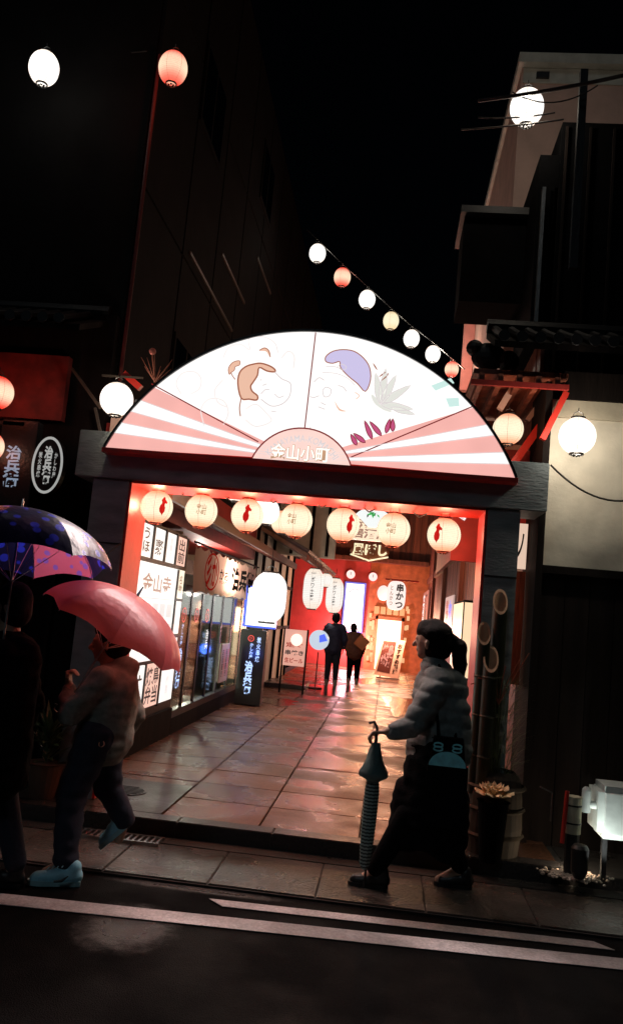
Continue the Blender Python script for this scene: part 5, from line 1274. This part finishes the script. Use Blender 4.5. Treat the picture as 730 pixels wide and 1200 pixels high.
hb = blob('hair', [(wh+Vector((.01, 0, .07)), .078, wh+Vector((.06, 0, .05)), .07), (wh+Vector((.02, 0, .035)), .103, wh+Vector((.035, 0, -.03)), .098), (wh+Vector((-.03, .01, .06)), .075, wh+Vector((.01, 0, .05)), .09)], HAIR, wm, .009, 2, .008)
blob('ponytail', [(wh+Vector((.11, 0, .03)), .035, wh+Vector((.17, 0, -.02)), .05), (wh+Vector((.17, 0, -.02)), .05, wh+Vector((.185, 0, -.15)), .045), (wh+Vector((.185, 0, -.15)), .045, wh+Vector((.165, 0, -.27)), .018)], HAIR, wm, .008, 2, .008)
b = B()
for k in range(90):
    a = random.uniform(-1.4, 1.4); z0 = random.uniform(-.02, .11); p = wh+Vector((-.06+random.uniform(0, .1), -.092*math.cos(a)*math.sqrt(max(.05, 1-(z0/.13)**2)) , z0))
    e = wh+Vector((.115+random.uniform(-.01, .01), random.uniform(-.03, .01), .04+random.uniform(-.02, .02))); mm_ = (p+e)/2+Vector((.0, -.035, .01))
    b.tube([p, mm_, e], .0016, 3)
for k in range(60):
    p = wh+Vector((.13+random.uniform(-.01, .02), random.uniform(-.035, .02), .03)); q_ = wh+Vector((.19+random.uniform(-.03, .04), random.uniform(-.05, .04), -.12)); e = wh+Vector((.165+random.uniform(-.045, .05), random.uniform(-.04, .04), -.27-random.uniform(0, .06)))
    b.tube([p, q_, e], .0016, 3)
tag(b.make('hair_strand', HAIR, wm), kind='stuff')
shoe(wm, (-.11, WYY-.1, .022), (.13, WYY-.1, .022), BLACK); shoe(wm, (.41, WYY+.1, .022), (.64, WYY+.1, .022), BLACK)
# shoulder bag
BLU = mat('teal_bag_fabric', (.30, .85, .95), .6, var=.15, scale=30)
bg_ = thing('handbag', 'black handbag with a pale teal half round flap hanging behind the woman', 'bag', (.41, WYY-.25, .8))
bx0 = WYY-.24
B().box((.30, bx0, .42), (.54, bx0+.07, .80), bev=.015).make('bag_body', DC, bg_)
P = [(.415+.108*math.cos(math.pi*k/16), bx0-.004, .785+.085*math.sin(math.pi*k/16)) for k in range(17)]
B().poly(P, ext=(0, .006, 0)).make('flap', BLU, bg_)
B().poly([(.31, bx0+.0, .80), (.52, bx0, .80), (.50, bx0, .95), (.33, bx0, .95)], ext=(0, .06, 0)).make('bag_top', DC, bg_)
for xx in (.355, .465):
    for dz in (0, .022): B().tube([(xx+.026*math.cos(2*math.pi*k/14), bx0-.008, .905-dz+.012*math.sin(2*math.pi*k/14)) for k in range(15)], .0055, 5).make('ring', BLU, bg_)
B().tube([(.355, bx0, .92), (.33, bx0+.08, 1.15), (.335, WYY-.10, 1.36), (.44, WYY-.02, 1.2), (.46, bx0+.04, .92)], .010, 6).make('strap', DC, bg_)
# closed striped umbrella
cu_ = thing('folded_umbrella', 'closed umbrella with fine pale stripes hanging from the woman hand', 'umbrella', (0, WYY-.25, .2))
STR = bpy.data.materials.new('striped_cloth'); STR.use_nodes = True; n = STR.node_tree.nodes; l = STR.node_tree.links
tc = n.new('ShaderNodeTexCoord'); sx = n.new('ShaderNodeSeparateXYZ'); l.new(tc.outputs['Object'], sx.inputs[0]); mm = n.new('ShaderNodeMath'); mm.operation = 'MULTIPLY'; mm.inputs[1].default_value = 320; l.new(sx.outputs[2], mm.inputs[0])
sn = n.new('ShaderNodeMath'); sn.operation = 'SINE'; l.new(mm.outputs[0], sn.inputs[0]); cr = n.new('ShaderNodeMapRange'); cr.inputs[1].default_value = -.4; cr.inputs[2].default_value = .4; l.new(sn.outputs[0], cr.inputs[0])
mx = n.new('ShaderNodeMix'); mx.data_type = 'RGBA'; mx.inputs[6].default_value = (.03, .05, .05, 1); mx.inputs[7].default_value = (.35, .5, .48, 1); l.new(cr.outputs[0], mx.inputs[0]); l.new(mx.outputs[2], n['Principled BSDF'].inputs['Base Color'])
uy = WYY-.26; ux_ = -.01
b = B(); G = []
prof = [(.012, .16), (.026, .19), (.034, .35), (.036, .6), (.030, .66)]
for r_, z in prof: G.append([b.b.verts.new((ux_+r_*(1+.22*math.cos(k*4))*math.cos(2*math.pi*k/24)+(.66-z)*-.02, uy+r_*(1+.22*math.cos(k*4))*math.sin(2*math.pi*k/24), z)) for k in range(24)])
for A, C in zip(G, G[1:]):
    for k in range(24): b.b.faces.new((A[k], A[(k+1) % 24], C[(k+1) % 24], C[k]))
b.make('folded_canopy', STR, cu_, smooth=True)
b = B().lathe([(.028, .66), (.09, .69), (.085, .72), (.05, .78), (.035, .84), (.02, .88)], (ux_, uy, 0), 18)
for v in b.b.verts: v.co.x += random.uniform(-.008, .008)
b.make('gathered_cloth', mat('teal_cloth', (.10, .18, .18), .8, var=.3, bump=.3), cu_, smooth=True)
B().cone((ux_, uy, .06), (ux_, uy, .18), .006, .008).make('tip', BLACK, cu_)
B().tube([(ux_, uy, .86), (ux_, uy, .97), (ux_-.02, uy, 1.0), (ux_-.05, uy, .99)], .009, 8).make('handle', BLACK, cu_)

# ---- far pair
def far_person(x, y, h, label, coat, trou, bag=None, lean=0, hair=HAIR):
    s = h/1.7; z = lambda v: .12+v*s
    t = thing('person', label, 'person', (x, y, .12)); H = Vector((x+lean*.2, y, z(1.58)))
    F_ = (-.2, 1, 0)
    bc = head_caps(H, F_, .095*s)+[(H-Vector((0, 0, .08)), .05, (x+lean*.12, y, z(1.38)), .055), ((x-.15*s+lean*.1, y, z(1.36)), .065, (x+.15*s+lean*.1, y, z(1.36)), .065), ((x+lean*.08, y, z(1.3)), .13, (x, y, z(.95)), .13)]
    for k in (-1, 1):
        bc += [((x+k*.08, y, z(.92)), .085, (x+k*.085+lean*.0, y, z(.5)), .058), ((x+k*.085, y, z(.5)), .055, (x+k*.09, y, z(.08)), .038), ((x+k*.09, y, z(.04)), .035, (x+k*.1, y+.1, z(.03)), .03),
               ((x+k*.2*s+lean*.1, y, z(1.35)), .045, (x+k*.26*s+lean*.05, y+.02, z(1.08)), .04), ((x+k*.26*s+lean*.05, y+.02, z(1.08)), .037, (x+k*.22*s, y+.1, z(.86)), .028)]
        bc += hand_caps((x+k*.22*s, y+.1, z(.86)), (0, .2, -1), (k, 0, 0), (0, 1, 0), curl=.5)
    blob('body', bc, SKIN, t, .011, 3)
    cc_ = [((x-.14*s+lean*.1, y, z(1.34)), .1, (x+.14*s+lean*.1, y, z(1.34)), .1), ((x+lean*.08, y, z(1.25)), .17, (x, y, z(.86)), .175), ((x-.04, y, z(1.25)), .17, (x-.04, y, z(.86)), .165)]
    for k in (-1, 1): cc_ += [((x+k*.19*s+lean*.1, y, z(1.33)), .075, (x+k*.26*s+lean*.05, y+.02, z(1.08)), .065), ((x+k*.26*s+lean*.05, y+.02, z(1.08)), .06, (x+k*.225*s, y+.1, z(.9)), .045)]
    blob('coat', cc_, coat, t, .016, 4, .012)
    tt = []
    for k in (-1, 1): tt += [((x+k*.08, y, z(.88)), .105, (x+k*.085, y, z(.5)), .075), ((x+k*.085, y, z(.5)), .073, (x+k*.09, y, z(.1)), .055)]
    blob('trousers', tt, trou, t, .014, 3)
    blob('hair', [(H+Vector((0, -.02, .03)), .1*s, H+Vector((0, -.03, -.03)), .093*s)], hair, t, .012, 2)
    for k in (-1, 1): shoe(t, (x+k*.1, y+.17, .128), (x+k*.09, y-.07, .128), mat('pale_shoe', (.3, .28, .26), .6))
    return t
NAV = mat('navy_coat', (.02, .03, .07), .7, var=.2, scale=20, bump=.2); ORC = mat('brown_coat', (.12, .05, .035), .7, var=.2, scale=20, bump=.2)
f1 = atZ(387, 803, .12); f2 = atZ(411, 801, .12)
far_person(f1.x, f1.y, 1.55, 'person in dark navy coat standing with back turned, left of the far pair', NAV, TR)
far_person(f2.x+.03, f2.y, 1.34, 'smaller person in brown coat with orange bag, right of the far pair', ORC, DC, lean=-.35)
q = atY(375, 751, 16.9)
ob = atY(424, 752, f2.y-.15)
bgo = thing('shoulder_bag', 'orange square bag carried on the right side of the smaller far person', 'bag', ob)
B().box(ob+Vector((-.13, -.05, -.15)), ob+Vector((.13, .05, .12)), rot=Matrix.Rotation(.6, 3, 'Y'), bev=.012).make('bag_body', mat('orange_bag', (.6, .2, .07), .5), bgo)
B().tube([ob+Vector((-.05, 0, .12)), ob+Vector((-.2, .05, .4)), ob+Vector((-.12, .12, .12))], .012, 6).make('strap', DWOOD, bgo)

# =================================================================== BACKDROP
struct(B().box((-30, 60, -1), (30, 60.5, 14)).make('far_hill', mat('far_dark', (.01, .01, .012), .9)))
